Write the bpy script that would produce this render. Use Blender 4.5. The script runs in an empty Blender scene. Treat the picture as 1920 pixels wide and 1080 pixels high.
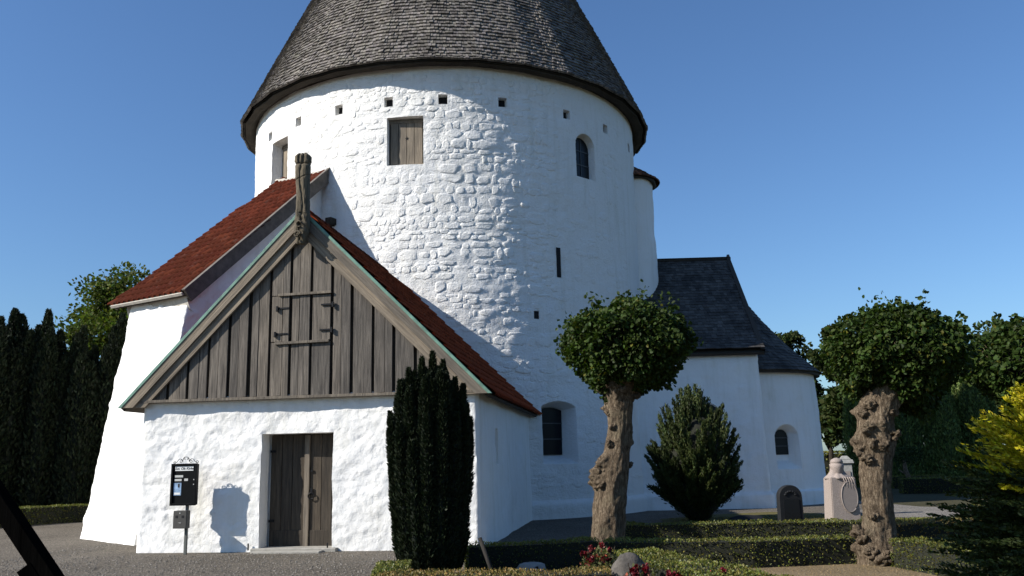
import bpy, bmesh, math, random
import numpy as np
from mathutils import Vector, Matrix

scene = bpy.context.scene
rng = np.random.default_rng(7)
random.seed(7)
R = math.radians

# ------------------------------------------------------------------ camera
PITCH = math.atan(325 / 1650.0)
ROLL = R(1.3)
cd = bpy.data.cameras.new("camera")
cam = bpy.data.objects.new("camera", cd)
scene.collection.objects.link(cam)
fw = Vector((0, math.cos(PITCH), math.sin(PITCH)))
r0 = Vector((1, 0, 0)); u0 = r0.cross(fw)
rt = r0 * math.cos(ROLL) - u0 * math.sin(ROLL)
up = u0 * math.cos(ROLL) + r0 * math.sin(ROLL)
m = Matrix((rt, up, -fw)).transposed().to_4x4()
m.translation = Vector((0, 0, 1.6))
cam.matrix_world = m
cd.sensor_width = 36.0
cd.lens = 36.0 * 1650 / 1920
cd.clip_end = 3000
scene.camera = cam

# ------------------------------------------------------------------ sky and sun
SUN_EL = R(33); SUN_AZ = R(250)
wd = bpy.data.worlds.new("World"); scene.world = wd
wd.use_nodes = True
wt = wd.node_tree; bg = wt.nodes['Background']
sk = wt.nodes.new('ShaderNodeTexSky'); sk.sky_type = 'NISHITA'
sk.sun_disc = False; sk.sun_elevation = SUN_EL; sk.sun_rotation = SUN_AZ
sk.air_density = 1.15; sk.dust_density = 0.7; sk.ozone_density = 3.0; sk.altitude = 100
tintn = wt.nodes.new('ShaderNodeMix'); tintn.data_type = 'RGBA'; tintn.blend_type = 'MULTIPLY'
tintn.inputs[0].default_value = 1.0
tintn.inputs[7].default_value = (0.76, 0.99, 1.26, 1)
wt.links.new(sk.outputs[0], tintn.inputs[6]); wt.links.new(tintn.outputs[2], bg.inputs[0])
bg.inputs[1].default_value = 0.073
sd = bpy.data.lights.new("sun", 'SUN'); sd.energy = 5.0; sd.angle = R(0.55); sd.color = (1.0, 0.95, 0.87)
so = bpy.data.objects.new("sun", sd); scene.collection.objects.link(so)
S = Vector((math.sin(SUN_AZ) * math.cos(SUN_EL), math.cos(SUN_AZ) * math.cos(SUN_EL), math.sin(SUN_EL)))
so.rotation_euler = S.to_track_quat('Z', 'Y').to_euler()
so.location = (-30, -10, 30)
scene.view_settings.view_transform = 'Standard'
scene.view_settings.look = 'None'
scene.view_settings.exposure = 0.62
scene.view_settings.gamma = 1.0
scene.view_settings.use_curve_mapping = False

# ------------------------------------------------------------------ noise
def _h(i, j, k, s):
    n = (i * 374761393 + j * 668265263 + k * 2147483647 + s * 974634777) & 0xffffffff
    n = ((n ^ (n >> 13)) * 1274126177) & 0xffffffff
    n = (n ^ (n >> 16)) & 0xffffffff
    return n.astype(np.float64) / 4294967295.0
def vnoise(p, s=0):
    p = np.asarray(p, float); f = np.floor(p); i = f.astype(np.int64); t = p - f
    t = t * t * (3 - 2 * t); r = 0
    for a in (0, 1):
        wa = t[..., 0] if a else 1 - t[..., 0]
        for b in (0, 1):
            wb = t[..., 1] if b else 1 - t[..., 1]
            for c in (0, 1):
                wc = t[..., 2] if c else 1 - t[..., 2]
                r = r + wa * wb * wc * _h(i[..., 0] + a, i[..., 1] + b, i[..., 2] + c, s)
    return r * 2 - 1
def fbm(p, freq=1.0, octv=4, s=0):
    p = np.asarray(p, float) * freq; r = 0; a = 1.0
    for o in range(octv):
        r = r + a * vnoise(p, s + o * 17); p = p * 2.07; a *= 0.5
    return r
def smooth(x, a, b):
    t = np.clip((x - a) / (b - a), 0, 1); return t * t * (3 - 2 * t)

# ------------------------------------------------------------------ materials
def new_mat(name):
    mt = bpy.data.materials.new(name); mt.use_nodes = True
    nt = mt.node_tree; b = nt.nodes['Principled BSDF']
    return mt, nt, b
def N(nt, t, **kw):
    n = nt.nodes.new(t)
    for k, v in kw.items(): setattr(n, k, v)
    return n
def mixc(nt, fac, a, b, blend='MIX'):
    n = N(nt, 'ShaderNodeMix', data_type='RGBA', blend_type=blend)
    for sock, v in ((n.inputs[0], fac), (n.inputs[6], a), (n.inputs[7], b)):
        if isinstance(v, (int, float)): sock.default_value = v
        elif isinstance(v, tuple): sock.default_value = v + (1,) if len(v) == 3 else v
        else: nt.links.new(v, sock)
    return n.outputs[2]
def noise(nt, scale, detail=5, rough=0.55, vec=None, dist=0.0):
    n = N(nt, 'ShaderNodeTexNoise'); n.inputs['Scale'].default_value = scale
    n.inputs['Detail'].default_value = detail; n.inputs['Roughness'].default_value = rough
    n.inputs['Distortion'].default_value = dist
    if vec is not None: nt.links.new(vec, n.inputs['Vector'])
    return n.outputs['Fac']
def ramp(nt, fac, stops):
    n = N(nt, 'ShaderNodeValToRGB'); cr = n.color_ramp
    while len(cr.elements) < len(stops): cr.elements.new(0.5)
    for e, (p, c) in zip(cr.elements, stops):
        e.position = p; e.color = c + (1,) if len(c) == 3 else c
    nt.links.new(fac, n.inputs[0]); return n.outputs[0]
def coords(nt, scale=(1, 1, 1), kind='Object'):
    tc = N(nt, 'ShaderNodeTexCoord'); mp = N(nt, 'ShaderNodeMapping'); mp.inputs['Scale'].default_value = scale
    nt.links.new(tc.outputs[kind], mp.inputs[0]); return mp.outputs[0]
def worldco(nt, scale=(1, 1, 1)):
    g = N(nt, 'ShaderNodeNewGeometry'); mp = N(nt, 'ShaderNodeMapping'); mp.inputs['Scale'].default_value = scale
    nt.links.new(g.outputs['Position'], mp.inputs[0]); return mp.outputs[0]
def bump(nt, b, h, strength=0.5, dist=0.02, prev=None):
    n = N(nt, 'ShaderNodeBump'); n.inputs['Strength'].default_value = strength; n.inputs['Distance'].default_value = dist
    nt.links.new(h, n.inputs['Height'])
    if prev is not None: nt.links.new(prev, n.inputs['Normal'])
    nt.links.new(n.outputs[0], b.inputs['Normal']); return n.outputs[0]
def attr(nt, name='tint'):
    n = N(nt, 'ShaderNodeAttribute'); n.attribute_name = name; return n.outputs['Color']
def rough(b, v, spec=0.3):
    b.inputs['Roughness'].default_value = v; b.inputs['Specular IOR Level'].default_value = spec

M = {}
def mk_limewash(name, base, fine=1.0, grit=1.0):
    mt, nt, b = new_mat(name); w = worldco(nt)
    stain = ramp(nt, noise(nt, 1.1, 6, 0.65, w), [(0.35, (1, 1, 1)), (0.62, (0.985, 0.98, 0.965)), (0.8, (0.90, 0.88, 0.83))])
    ws = worldco(nt, (2.5, 2.5, 0.25))
    streak = ramp(nt, noise(nt, 1.6, 5, 0.6, ws), [(0.5, (1, 1, 1)), (0.75, (0.89, 0.885, 0.85))])
    spots = ramp(nt, noise(nt, 9, 4, 0.7, w), [(0.62, (1, 1, 1)), (0.78, (0.84, 0.81, 0.74))])
    c = mixc(nt, 1.0, base, stain, 'MULTIPLY'); c = mixc(nt, 1.0, c, streak, 'MULTIPLY'); c = mixc(nt, 0.6, c, spots, 'MULTIPLY')
    nt.links.new(c, b.inputs['Base Color']); rough(b, 0.92, 0.15)
    p = bump(nt, b, noise(nt, 8, 8, 0.66, w), 0.5 * fine, 0.045)
    if grit > 1.5: p = bump(nt, b, noise(nt, 13, 6, 0.6, worldco(nt, (1, 1, 1.5)), 0.3), 0.7, 0.032, p)
    p = bump(nt, b, noise(nt, 22, 6, 0.7, w), min(1.0, 0.5 * fine * grit), 0.012 * grit, p)
    bump(nt, b, noise(nt, 90, 3, 0.6, w), 0.4 * fine, 0.004, p)
    return mt
M['lime'] = mk_limewash('limewash', (0.80, 0.79, 0.77))
M['rubble'] = mk_limewash('limewashed_rubble', (0.80, 0.79, 0.77), 1.1, 2.2)
def mk_wood(name, c1, c2, grain=(14, 14, 0.7), spots=0.0, kind='Object', bstr=0.6):
    mt, nt, b = new_mat(name); o = coords(nt, grain, kind)
    oi = N(nt, 'ShaderNodeObjectInfo')
    add = N(nt, 'ShaderNodeVectorMath', operation='ADD'); sc_ = N(nt, 'ShaderNodeMath', operation='MULTIPLY'); sc_.inputs[1].default_value = 57
    nt.links.new(oi.outputs['Random'], sc_.inputs[0]); nt.links.new(o, add.inputs[0]); nt.links.new(sc_.outputs[0], add.inputs[1])
    n1 = noise(nt, 2.2, 8, 0.7, add.outputs[0], 0.4)
    c = ramp(nt, n1, [(0.3, c1), (0.52, tuple((a + d) / 2 for a, d in zip(c1, c2))), (0.72, c2)])
    n2 = noise(nt, 1.1, 3, 0.5, coords(nt, (2, 2, 0.8), kind))
    c = mixc(nt, 1.0, c, ramp(nt, n2, [(0.3, (0.72, 0.70, 0.68)), (0.65, (1.12, 1.08, 1.02))]), 'MULTIPLY')
    rr = ramp(nt, oi.outputs['Random'], [(0.0, (0.74, 0.74, 0.75)), (0.5, (1.0, 0.98, 0.96)), (1.0, (1.18, 1.13, 1.06))])
    c = mixc(nt, 1.0, c, rr, 'MULTIPLY')
    nt.links.new(c, b.inputs['Base Color']); rough(b, 0.85, 0.25)
    bump(nt, b, n1, bstr, 0.02); return mt
M['board'] = mk_wood('weathered_board', (0.044, 0.041, 0.038), (0.22, 0.20, 0.178))
M['barge'] = mk_wood('bargeboard_wood', (0.10, 0.088, 0.074), (0.29, 0.255, 0.21))
M['door'] = mk_wood('door_wood', (0.028, 0.024, 0.020), (0.10, 0.084, 0.066))
M['shutter'] = mk_wood('shutter_wood', (0.10, 0.09, 0.078), (0.27, 0.235, 0.19))
M['finial'] = mk_wood('carved_wood', (0.04, 0.036, 0.028), (0.19, 0.165, 0.12), (16, 16, 2.0), bstr=1.0)
M['darkwood'] = mk_wood('dark_timber', (0.012, 0.012, 0.012), (0.03, 0.028, 0.026))
M['tarred'] = mk_wood('tarred_timber', (0.0015, 0.0015, 0.0015), (0.005, 0.005, 0.005), bstr=.3)
M['tarred'].node_tree.nodes['Principled BSDF'].inputs['Specular IOR Level'].default_value = 0.0
M['soffit'] = mk_wood('eaves_wood', (0.03, 0.026, 0.022), (0.07, 0.06, 0.048))
def mk_simple(name, c, r_=0.6, metal=0.0, spec=0.4, nz=None, var=0.15, bs=0.3, bd=0.005):
    mt, nt, b = new_mat(name)
    if nz:
        w = worldco(nt); n1 = noise(nt, nz, 5, 0.6, w)
        lo = tuple(v * (1 - var) for v in c); hi = tuple(v * (1 + var) for v in c)
        nt.links.new(ramp(nt, n1, [(0.3, lo), (0.7, hi)]), b.inputs['Base Color']); bump(nt, b, n1, bs, bd)
    else: b.inputs['Base Color'].default_value = c + (1,)
    rough(b, r_, spec); b.inputs['Metallic'].default_value = metal; return mt
M['iron'] = mk_simple('black_iron', (0.012, 0.012, 0.013), 0.5, 0.6, nz=30)
M['board_paint'] = mk_simple('black_paint', (0.003, 0.0035, 0.004), 0.5, spec=.1, nz=12)
M['box_paint'] = mk_simple('dark_grey_box', (0.05, 0.047, 0.042), 0.55, nz=20)
M['post_paint'] = mk_simple('grey_green_post', (0.10, 0.105, 0.095), 0.5, nz=14)
M['paper'] = mk_simple('paper', (0.70, 0.70, 0.68), 0.8)
M['bluepaper'] = mk_simple('blue_paper', (0.22, 0.33, 0.48), 0.7, nz=20, var=0.4)
M['ink'] = mk_simple('ink', (0.02, 0.02, 0.025), 0.8)
M['hole_dark'] = mk_simple('painted_hole_dark', (0.01, 0.01, 0.012), 0.9)  # near-black that stands in for the unlit inside of holes and slots
M['copper'] = mk_simple('green_copper', (0.125, 0.235, 0.18), 0.6, nz=6, var=0.3)
M['verge'] = mk_simple('verge_plank', (0.115, 0.10, 0.085), 0.85, nz=5, var=0.35, bs=0.5)
M['step'] = mk_simple('step_stone', (0.28, 0.265, 0.235), 0.9, nz=9, var=0.2, bs=0.6)
M['glass'] = mk_simple('window_glass', (0.006, 0.008, 0.011), 0.3, spec=0.2)
M['lead'] = mk_simple('window_bar', (0.06, 0.065, 0.07), 0.5, nz=20)
M['granite_black'] = mk_simple('black_granite', (0.016, 0.017, 0.019), 0.7, spec=.15, nz=60, var=0.4)
M['granite_pol'] = mk_simple('polished_panel', (0.008, 0.008, 0.010), 0.25)
M['granite_pink'] = mk_simple('pink_granite', (0.27, 0.225, 0.20), 0.8, nz=45, var=0.3, bs=0.6)
M['plaque'] = mk_simple('grey_plaque', (0.21, 0.18, 0.165), 0.8, nz=30, var=0.1)
M['stone_light'] = mk_simple('pale_stone', (0.24, 0.24, 0.23), 0.85, nz=14, var=0.2, bs=0.5)
M['stone_rough'] = mk_simple('rough_fieldstone', (0.085, 0.075, 0.065), 0.9, nz=10, var=0.45, bs=1.0, bd=0.02)
M['sticker'] = mk_simple('pale_print', (0.45, 0.45, 0.43), 0.6)

def mk_tinted(name, base, r_=0.85, spec=0.2, nz=20, var=0.25, bs=0.4, bd=0.01, patch=None):
    mt, nt, b = new_mat(name); w = worldco(nt)
    n1 = noise(nt, nz, 5, 0.65, w)
    c = mixc(nt, 1.0, base, attr(nt), 'MULTIPLY')
    c = mixc(nt, 1.0, c, ramp(nt, n1, [(0.3, (1 - var,) * 3), (0.7, (1 + var,) * 3)]), 'MULTIPLY')
    if patch:
        pf = ramp(nt, noise(nt, patch[0], 6, 0.7, w), [(patch[2], (0, 0, 0)), (patch[3], (1, 1, 1))])
        c = mixc(nt, pf, c, patch[1])
    nt.links.new(c, b.inputs['Base Color']); rough(b, r_, spec); bump(nt, b, n1, bs, bd); return mt
M['shingle'] = mk_tinted('oak_shingle', (0.155, 0.143, 0.132), patch=(1.3, (0.06, 0.052, 0.045), 0.52, 0.70))
M['shingle_dark'] = mk_tinted('dark_shingle', (0.075, 0.071, 0.068), patch=(1.6, (0.025, 0.024, 0.024), 0.45, 0.7))
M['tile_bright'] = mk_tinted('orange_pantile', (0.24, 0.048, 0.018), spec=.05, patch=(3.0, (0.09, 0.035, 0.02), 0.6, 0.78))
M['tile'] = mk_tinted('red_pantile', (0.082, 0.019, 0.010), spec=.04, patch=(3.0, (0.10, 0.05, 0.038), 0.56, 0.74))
M['roofdeck'] = mk_simple('roof_underlay', (0.04, 0.035, 0.03), 0.9)
M['mortar'] = mk_simple('mortar_fillet', (0.42, 0.39, 0.34), 0.9, nz=9, var=0.2, bs=0.8)

def mk_leaf(name, base, transl=0.25, r_=0.5, spec=0.35):
    mt, nt, b = new_mat(name)
    c = mixc(nt, 1.0, base, attr(nt), 'MULTIPLY'); nt.links.new(c, b.inputs['Base Color']); rough(b, r_, spec)
    if transl > 0:
        tr = N(nt, 'ShaderNodeBsdfTranslucent'); mx = N(nt, 'ShaderNodeMixShader'); mx.inputs[0].default_value = transl
        nt.links.new(mixc(nt, 1.0, c, (1.3, 1.5, 0.6), 'MULTIPLY'), tr.inputs[0])
        nt.links.new(b.outputs[0], mx.inputs[1]); nt.links.new(tr.outputs[0], mx.inputs[2])
        nt.links.new(mx.outputs[0], nt.nodes['Material Output'].inputs[0])
    return mt
M['leaf_lime'] = mk_leaf('lime_leaf', (0.029, 0.049, 0.011), 0.22, 0.55, 0.12)
M['leaf_tree'] = mk_leaf('tree_leaf', (0.060, 0.084, 0.022), 0.25, 0.6, 0.1)
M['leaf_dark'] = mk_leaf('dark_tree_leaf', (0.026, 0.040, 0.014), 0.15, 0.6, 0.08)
M['yew'] = mk_leaf('yew_needles', (0.013, 0.021, 0.010), 0.05, 0.6, 0.2)
M['juniper'] = mk_leaf('juniper_needles', (0.030, 0.045, 0.016), 0.1, 0.6, 0.2)
M['thuja'] = mk_leaf('thuja_sprays', (0.012, 0.019, 0.010), 0.05, 0.65, 0.15)
M['thuja_green'] = mk_leaf('green_thuja_sprays', (0.095, 0.14, 0.048), 0.1, 0.65, 0.15)
M['golden'] = mk_leaf('golden_conifer_sprays', (0.36, 0.33, 0.02), 0.3, 0.55, 0.2)
M['feather'] = mk_leaf('feathery_conifer_sprays', (0.030, 0.046, 0.013), 0.1, 0.6, 0.2)
M['box'] = mk_leaf('box_leaves', (0.088, 0.104, 0.024), 0.2, 0.5, 0.3)
M['box_dry'] = mk_leaf('dry_box_leaves', (0.13, 0.105, 0.040), 0.2, 0.6, 0.3)
M['petal'] = mk_leaf('red_petals', (0.10, 0.005, 0.010), 0.2, 0.5, 0.3)
M['rose_leaf'] = mk_leaf('rose_leaf', (0.07, 0.075, 0.03), 0.2, 0.5, 0.3)
M['hedgecore'] = mk_simple('hedge_twigs', (0.012, 0.013, 0.007), 0.95, nz=20, var=0.4)
def mk_bark(name, c1, c2, c3, s=1.0):
    mt, nt, b = new_mat(name); w = worldco(nt, (15 * s, 15 * s, 4.5 * s))
    n1 = noise(nt, 2.2, 9, 0.72, w, 0.6)
    c = ramp(nt, n1, [(0.30, c1), (0.5, c2), (0.70, c3)])
    n2 = noise(nt, 2.4, 6, 0.65, worldco(nt))
    c = mixc(nt, ramp(nt, n2, [(0.54, (0, 0, 0)), (0.68, (0.75, 0.75, 0.75))]), c, (0.19, 0.16, 0.105))
    nt.links.new(c, b.inputs['Base Color']); rough(b, 0.95, 0.1)
    p = bump(nt, b, n1, 1.0, 0.09); bump(nt, b, noise(nt, 34, 5, 0.75, worldco(nt)), 0.9, 0.02, p); return mt
M['bark'] = mk_bark('lime_bark', (0.028, 0.021, 0.015), (0.155, 0.115, 0.078), (0.37, 0.295, 0.205))
M['bark_dark'] = mk_bark('dark_bark', (0.02, 0.017, 0.013), (0.05, 0.042, 0.034), (0.09, 0.075, 0.06))
def mk_ground(name, stops, s1, s2, bd, bs=0.8, vor=None):
    mt, nt, b = new_mat(name); w = worldco(nt)
    n1 = noise(nt, s1, 6, 0.6, w); n2 = noise(nt, s2, 4, 0.7, w)
    c = ramp(nt, n2, stops)
    c = mixc(nt, 1.0, c, ramp(nt, n1, [(0.3, (0.80, 0.79, 0.77)), (0.7, (1.15, 1.14, 1.12))]), 'MULTIPLY')
    if vor:
        v = N(nt, 'ShaderNodeTexVoronoi'); v.inputs['Scale'].default_value = vor; nt.links.new(w, v.inputs['Vector'])
        sp = N(nt, 'ShaderNodeSeparateColor'); nt.links.new(v.outputs['Color'], sp.inputs[0])
        c = mixc(nt, 1.0, c, ramp(nt, sp.outputs[0], [(0.0, (0.5, 0.48, 0.46)), (0.5, (1, 0.97, 0.93)), (1.0, (1.55, 1.5, 1.42))]), 'MULTIPLY')
        p = bump(nt, b, v.outputs['Distance'], 0.9, 0.02); bump(nt, b, n2, bs, bd, p)
    else: bump(nt, b, n2, bs, bd)
    nt.links.new(c, b.inputs['Base Color']); rough(b, 0.95, 0.1); return mt
M['gravel'] = mk_ground('gravel', [(0.3, (0.085, 0.077, 0.067)), (0.55, (0.145, 0.132, 0.115)), (0.75, (0.21, 0.19, 0.165))], 0.5, 30, 0.02, vor=38)
M['path'] = mk_ground('fine_path', [(0.3, (0.16, 0.15, 0.14)), (0.6, (0.22, 0.21, 0.20))], 0.7, 30, 0.01, vor=45)
M['ground'] = mk_ground('earth_and_grass', [(0.3, (0.035, 0.036, 0.018)), (0.6, (0.07, 0.062, 0.035))], 0.4, 8, 0.04)
M['drygrass'] = mk_ground('dry_grass', [(0.3, (0.10, 0.075, 0.045)), (0.5, (0.19, 0.145, 0.09)), (0.7, (0.25, 0.20, 0.13))], 0.9, 22, 0.03)
M['lawn'] = mk_ground('thin_lawn', [(0.3, (0.075, 0.072, 0.028)), (0.6, (0.135, 0.115, 0.048))], 0.8, 25, 0.03)

# ------------------------------------------------------------------ object helpers
def link(name, me, mat=None, parent=None, kind=None, label=None):
    o = bpy.data.objects.new(name, me); scene.collection.objects.link(o)
    if mat is not None: me.materials.append(mat)
    if parent is not None: o.parent = parent
    if kind: o['kind'] = kind
    if label: o['label'] = label
    return o
def npmesh(name, V, F, smooth_=False, tint=None, sharp=None):
    """V (n,3); F list/array of faces (quads or tris, one length) or list of such arrays"""
    me = bpy.data.meshes.new(name); V = np.asarray(V, np.float32)
    blocks = F if isinstance(F, list) else [F]
    blocks = [np.asarray(b, np.int32) for b in blocks if len(b)]
    me.vertices.add(len(V)); me.vertices.foreach_set('co', V.ravel())
    idx = np.concatenate([b.ravel() for b in blocks]); tot = np.concatenate([np.full(len(b), b.shape[1]) for b in blocks])
    me.loops.add(len(idx)); me.loops.foreach_set('vertex_index', idx)
    st = np.concatenate([[0], np.cumsum(tot)[:-1]])
    me.polygons.add(len(tot)); me.polygons.foreach_set('loop_start', st.astype(np.int32)); me.polygons.foreach_set('loop_total', tot.astype(np.int32))
    me.polygons.foreach_set('use_smooth', np.full(len(tot), bool(smooth_)))
    me.update(calc_edges=True); me.validate()
    if tint is not None:
        a = me.color_attributes.new('tint', 'FLOAT_COLOR', 'POINT')
        t = np.asarray(tint, np.float32)
        if t.ndim == 1: t = np.stack([t, t, t], 1)
        a.data.foreach_set('color', np.concatenate([t, np.ones((len(t), 1), np.float32)], 1).ravel())
    if sharp: me.set_sharp_from_angle(angle=R(sharp))
    return me
def bm_mesh(name, bm, smooth_=False, sharp=None):
    me = bpy.data.meshes.new(name); bm.normal_update(); bm.to_mesh(me); bm.free()
    for p in me.polygons: p.use_smooth = smooth_
    if sharp: me.set_sharp_from_angle(angle=R(sharp))
    return me
def add_box(bm, c, s, rot=None, bev=0.0):
    mtx = Matrix.Translation(c) @ (rot.to_4x4() if rot is not None else Matrix.Identity(4)) @ Matrix.Diagonal((s[0], s[1], s[2], 1))
    r = bmesh.ops.create_cube(bm, size=1, matrix=mtx)
    if bev:
        es = list({e for v in r['verts'] for e in v.link_edges})
        bmesh.ops.bevel(bm, geom=es, offset=bev, segments=1, affect='EDGES')
def box(name, c, s, mat, parent=None, rot=None, bev=0.0, **kw):
    bm = bmesh.new(); add_box(bm, c, s, rot, bev); return link(name, bm_mesh(name, bm), mat, parent, **kw)
def prism(name, pts, axis_vec, mat, parent=None, bev=0.0, **kw):
    """extrude the 3D polygon pts along axis_vec"""
    bm = bmesh.new(); vs = [bm.verts.new(p) for p in pts]; f = bm.faces.new(vs)
    g = bmesh.ops.extrude_face_region(bm, geom=[f]); nv = [e for e in g['geom'] if isinstance(e, bmesh.types.BMVert)]
    bmesh.ops.translate(bm, verts=nv, vec=axis_vec); bmesh.ops.recalc_face_normals(bm, faces=bm.faces)
    if bev: bmesh.ops.bevel(bm, geom=list(bm.edges), offset=bev, segments=1, affect='EDGES')
    return link(name, bm_mesh(name, bm), mat, parent, **kw)
def tube_mesh(name, pts, rad, n=8, closed=False):
    P = [Vector(p) for p in pts]; V = []; F = []; L = len(P)
    rads = rad if hasattr(rad, '__len__') else [rad] * L
    for i, p in enumerate(P):
        d = (P[(i + 1) % L] - P[i - 1]) if closed else (P[min(i + 1, L - 1)] - P[max(i - 1, 0)])
        d.normalize(); a = d.cross(Vector((0.13, 0.31, 0.94)) if abs(d.z) < 0.9 else Vector((1, 0, 0))).normalized(); b = d.cross(a)
        for k in range(n):
            t = 2 * math.pi * k / n; V.append(p + (a * math.cos(t) + b * math.sin(t)) * rads[i])
    for i in range(L if closed else L - 1):
        j = (i + 1) % L
        for k in range(n): F.append((i * n + k, i * n + (k + 1) % n, j * n + (k + 1) % n, j * n + k))
    blocks = [np.array(F)]
    if not closed: blocks += [np.array([[k for k in range(n)][::-1], [(L - 1) * n + k for k in range(n)]])]
    return npmesh(name, np.array([tuple(v) for v in V]), blocks, True)
def tube(name, pts, rad, mat, parent=None, n=8, closed=False, **kw):
    return link(name, tube_mesh(name, pts, rad, n, closed), mat, parent, **kw)
def thing(name, label, cat, loc=(0, 0, 0), rotz=0.0, group=None):
    o = bpy.data.objects.new(name, None); scene.collection.objects.link(o); o.location = loc; o.rotation_euler = (0, 0, rotz)
    o.empty_display_size = 0.3
    o['label'] = label; o['category'] = cat
    if group: o['group'] = group
    return o
def tag(o, label, cat, group=None):
    o['label'] = label; o['category'] = cat
    if group: o['group'] = group
    return o
def grid_faces(nu, nv, closed=False):
    i = np.arange(nv - 1)[:, None]; j = np.arange(nu if closed else nu - 1)[None, :]; jn = (j + 1) % nu
    return np.stack([i * nu + j, i * nu + jn, (i + 1) * nu + jn, (i + 1) * nu + j], -1).reshape(-1, 4)
def lines(a, b, step, dense=(), edges=()):
    """sorted grid lines from a to b, finer inside dense (lo, hi, step); double lines at edges"""
    L = list(np.arange(a, b, step)) + [b]
    for lo, hi, s in dense: L += list(np.arange(lo, hi + s / 2, s))
    L = np.unique(np.round([x for x in L if a <= x <= b], 5))
    keep = [L[0]]
    for x in L[1:]:
        if x - keep[-1] > 0.004: keep.append(x)
    L = [x for x in keep if all(abs(x - e) > 0.012 for e in edges) or x in (a, b)]
    for e in edges: L += [e - 0.003, e + 0.003]
    return np.array(sorted(L))

# ================================================================== GROUND
def sheet(name, pts, z, mat, sub=0, thick=0):
    bm = bmesh.new(); bm.faces.new([bm.verts.new((x, y, z)) for x, y in pts]); bmesh.ops.recalc_face_normals(bm, faces=bm.faces)
    for f in bm.faces:
        if f.normal.z < 0: f.normal_flip()
    return link(name, bm_mesh(name, bm), mat, kind='structure')
sheet('ground', [(-600, -60), (600, -60), (600, 1200), (-600, 1200)], -0.008, M['ground'])
sheet('gravel_yard', [(-60, -20), (-0.9, -20), (-0.9, 13.6), (1.6, 16.2), (4.2, 18.6), (9.4, 19.9), (15, 21), (15, 24.4), (11.5, 23.6), (9.6, 24.6),
                      (11.8, 27), (12, 38), (-60, 60)], 0.0, M['gravel'])
sheet('lawn', [(3.4, 18.9), (9.2, 20.2), (8.9, 24.6), (7.3, 26.2), (5.6, 25.6), (3.8, 24.2)], 0.006, M['lawn'])
sheet('dry_grass_plot', [(0.4, 4), (6.4, 4), (6.0, 14.8), (1.9, 14.9)], 0.004, M['drygrass'])
sheet('path', [(8.2, 24.9), (9.9, 22.3), (15.5, 20.6), (24, 20), (24, 22), (15.6, 23.4), (12, 27), (11.5, 33), (10.9, 27)], 0.010, M['path'])

# ================================================================== CHURCH
CX, CY = -2.33, 31.7
church = thing('round_church', 'whitewashed round stone church with shingled conical roof and gabled porch', 'church', (CX, CY, 0))
def W(o):  # keep world coordinates under the church empty
    o.matrix_parent_inverse = Matrix.Translation((-CX, -CY, 0)); return o

def r_wall(z):
    return 6.95 + 0.22 * (1 - smooth(z, 0, 8)) + 0.13 * (1 - smooth(z, 0.42, 0.50))
def cyl_disp(th, z):
    P = np.stack([6.95 * np.sin(th), -6.95 * np.cos(th), z], -1)
    d = 0.022 * fbm(P, 0.9, 3, 3) + 0.014 * fbm(P, 3.2, 3, 9) + 0.008 * fbm(P * [1, 1, 1.6], 5, 4, 21) + 0.006 * np.abs(vnoise(P * [3.2, 3.2, 5.5], 33))
    calm = 1 - 0.45 * smooth(th, R(28), R(45))
    return d * calm
RW = 6.95
# niches: (theta centre deg, z0, z1, half width m, depth, splay, arch)
niches = [(-6.2, 10.27, 11.77, 0.55, 0.27, 0.0, 0), (-46.6, 10.35, 11.95, 0.50, 0.42, 0.0, 0),
          (43.4, 10.32, 11.80, 0.45, 0.28, 0.05, 1), (30.6, 1.50, 3.28, 0.58, 0.62, 0.16, 2),
          (32.6, 6.98, 7.9, 0.075, 0.07, 0.0, 0), (25.7, 5.67, 5.90, 0.085, 0.08, 0.0, 0), (-25.6, 8.6, 8.8, 0.10, 0.3, 0, 0)]
for t in (-52.4, -38.2, -24.2, -10.4, 3.2, 18.2, 37.0, 52.6, 70):
    niches.append((t, 12.13, 12.43, 0.135, 0.24, 0.0, 0))
def niche_depth(th, z):
    d = np.zeros_like(th)
    for t, z0, z1, hw, dep, spl, arch in niches:
        u = (th - R(t)) * RW; top = np.full_like(u, z1)
        if arch == 1: top = z1 - hw + np.sqrt(np.clip(hw * hw - u * u, 0, None))
        if arch == 2: top = z1 - 0.16 * (u / hw) ** 2
        side = hw - np.abs(u); inside = np.minimum(np.minimum(side, top - z), z - z0)
        if spl > 0: dd = dep * np.clip(np.minimum(side / spl, np.minimum((top - z) / spl, (z - z0) / (spl * (1.5 if arch == 2 else 0.5)))), 0, 1)
        else: dd = np.where(inside > 0, dep, 0)
        d = np.maximum(d, np.where(inside > 0, dd, 0))
    return d
dense = []; edges = []; zd = []; ze = []
for t, z0, z1, hw, dep, spl, arch in niches:
    c = R(t) * RW
    if arch: dense.append((c - hw - .03, c + hw + .03, 0.022)); zd.append((z0 - .03, z1 + .03, 0.022))
    edges += [c - hw, c + hw]; ze += [z0] + ([z1] if not arch else [])
dense.append((-8.0, 5.2, 0.05))
ze = sorted(set(ze)); ze = [z for i, z in enumerate(ze) if i == 0 or z - ze[i - 1] > 0.02]
us = lines(-14.0, 12.5, 0.075, dense, edges)
zs = lines(-0.05, 13.35, 0.062, zd, ze)
th = us / RW; TH, ZZ = np.meshgrid(th, zs)
nd = niche_depth(TH, ZZ)
RR_ = r_wall(ZZ) + np.where(nd > 0.02, 0.2, 1.0) * cyl_disp(TH, ZZ) - nd
V = np.stack([CX + RR_ * np.sin(TH), CY - RR_ * np.cos(TH), ZZ], -1).reshape(-1, 3)
W(link('tower_wall', npmesh('tower_wall', V, grid_faces(len(us), len(zs)), True, sharp=42), M['rubble'], church, label='round whitewashed rubble wall of the tower'))
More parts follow.
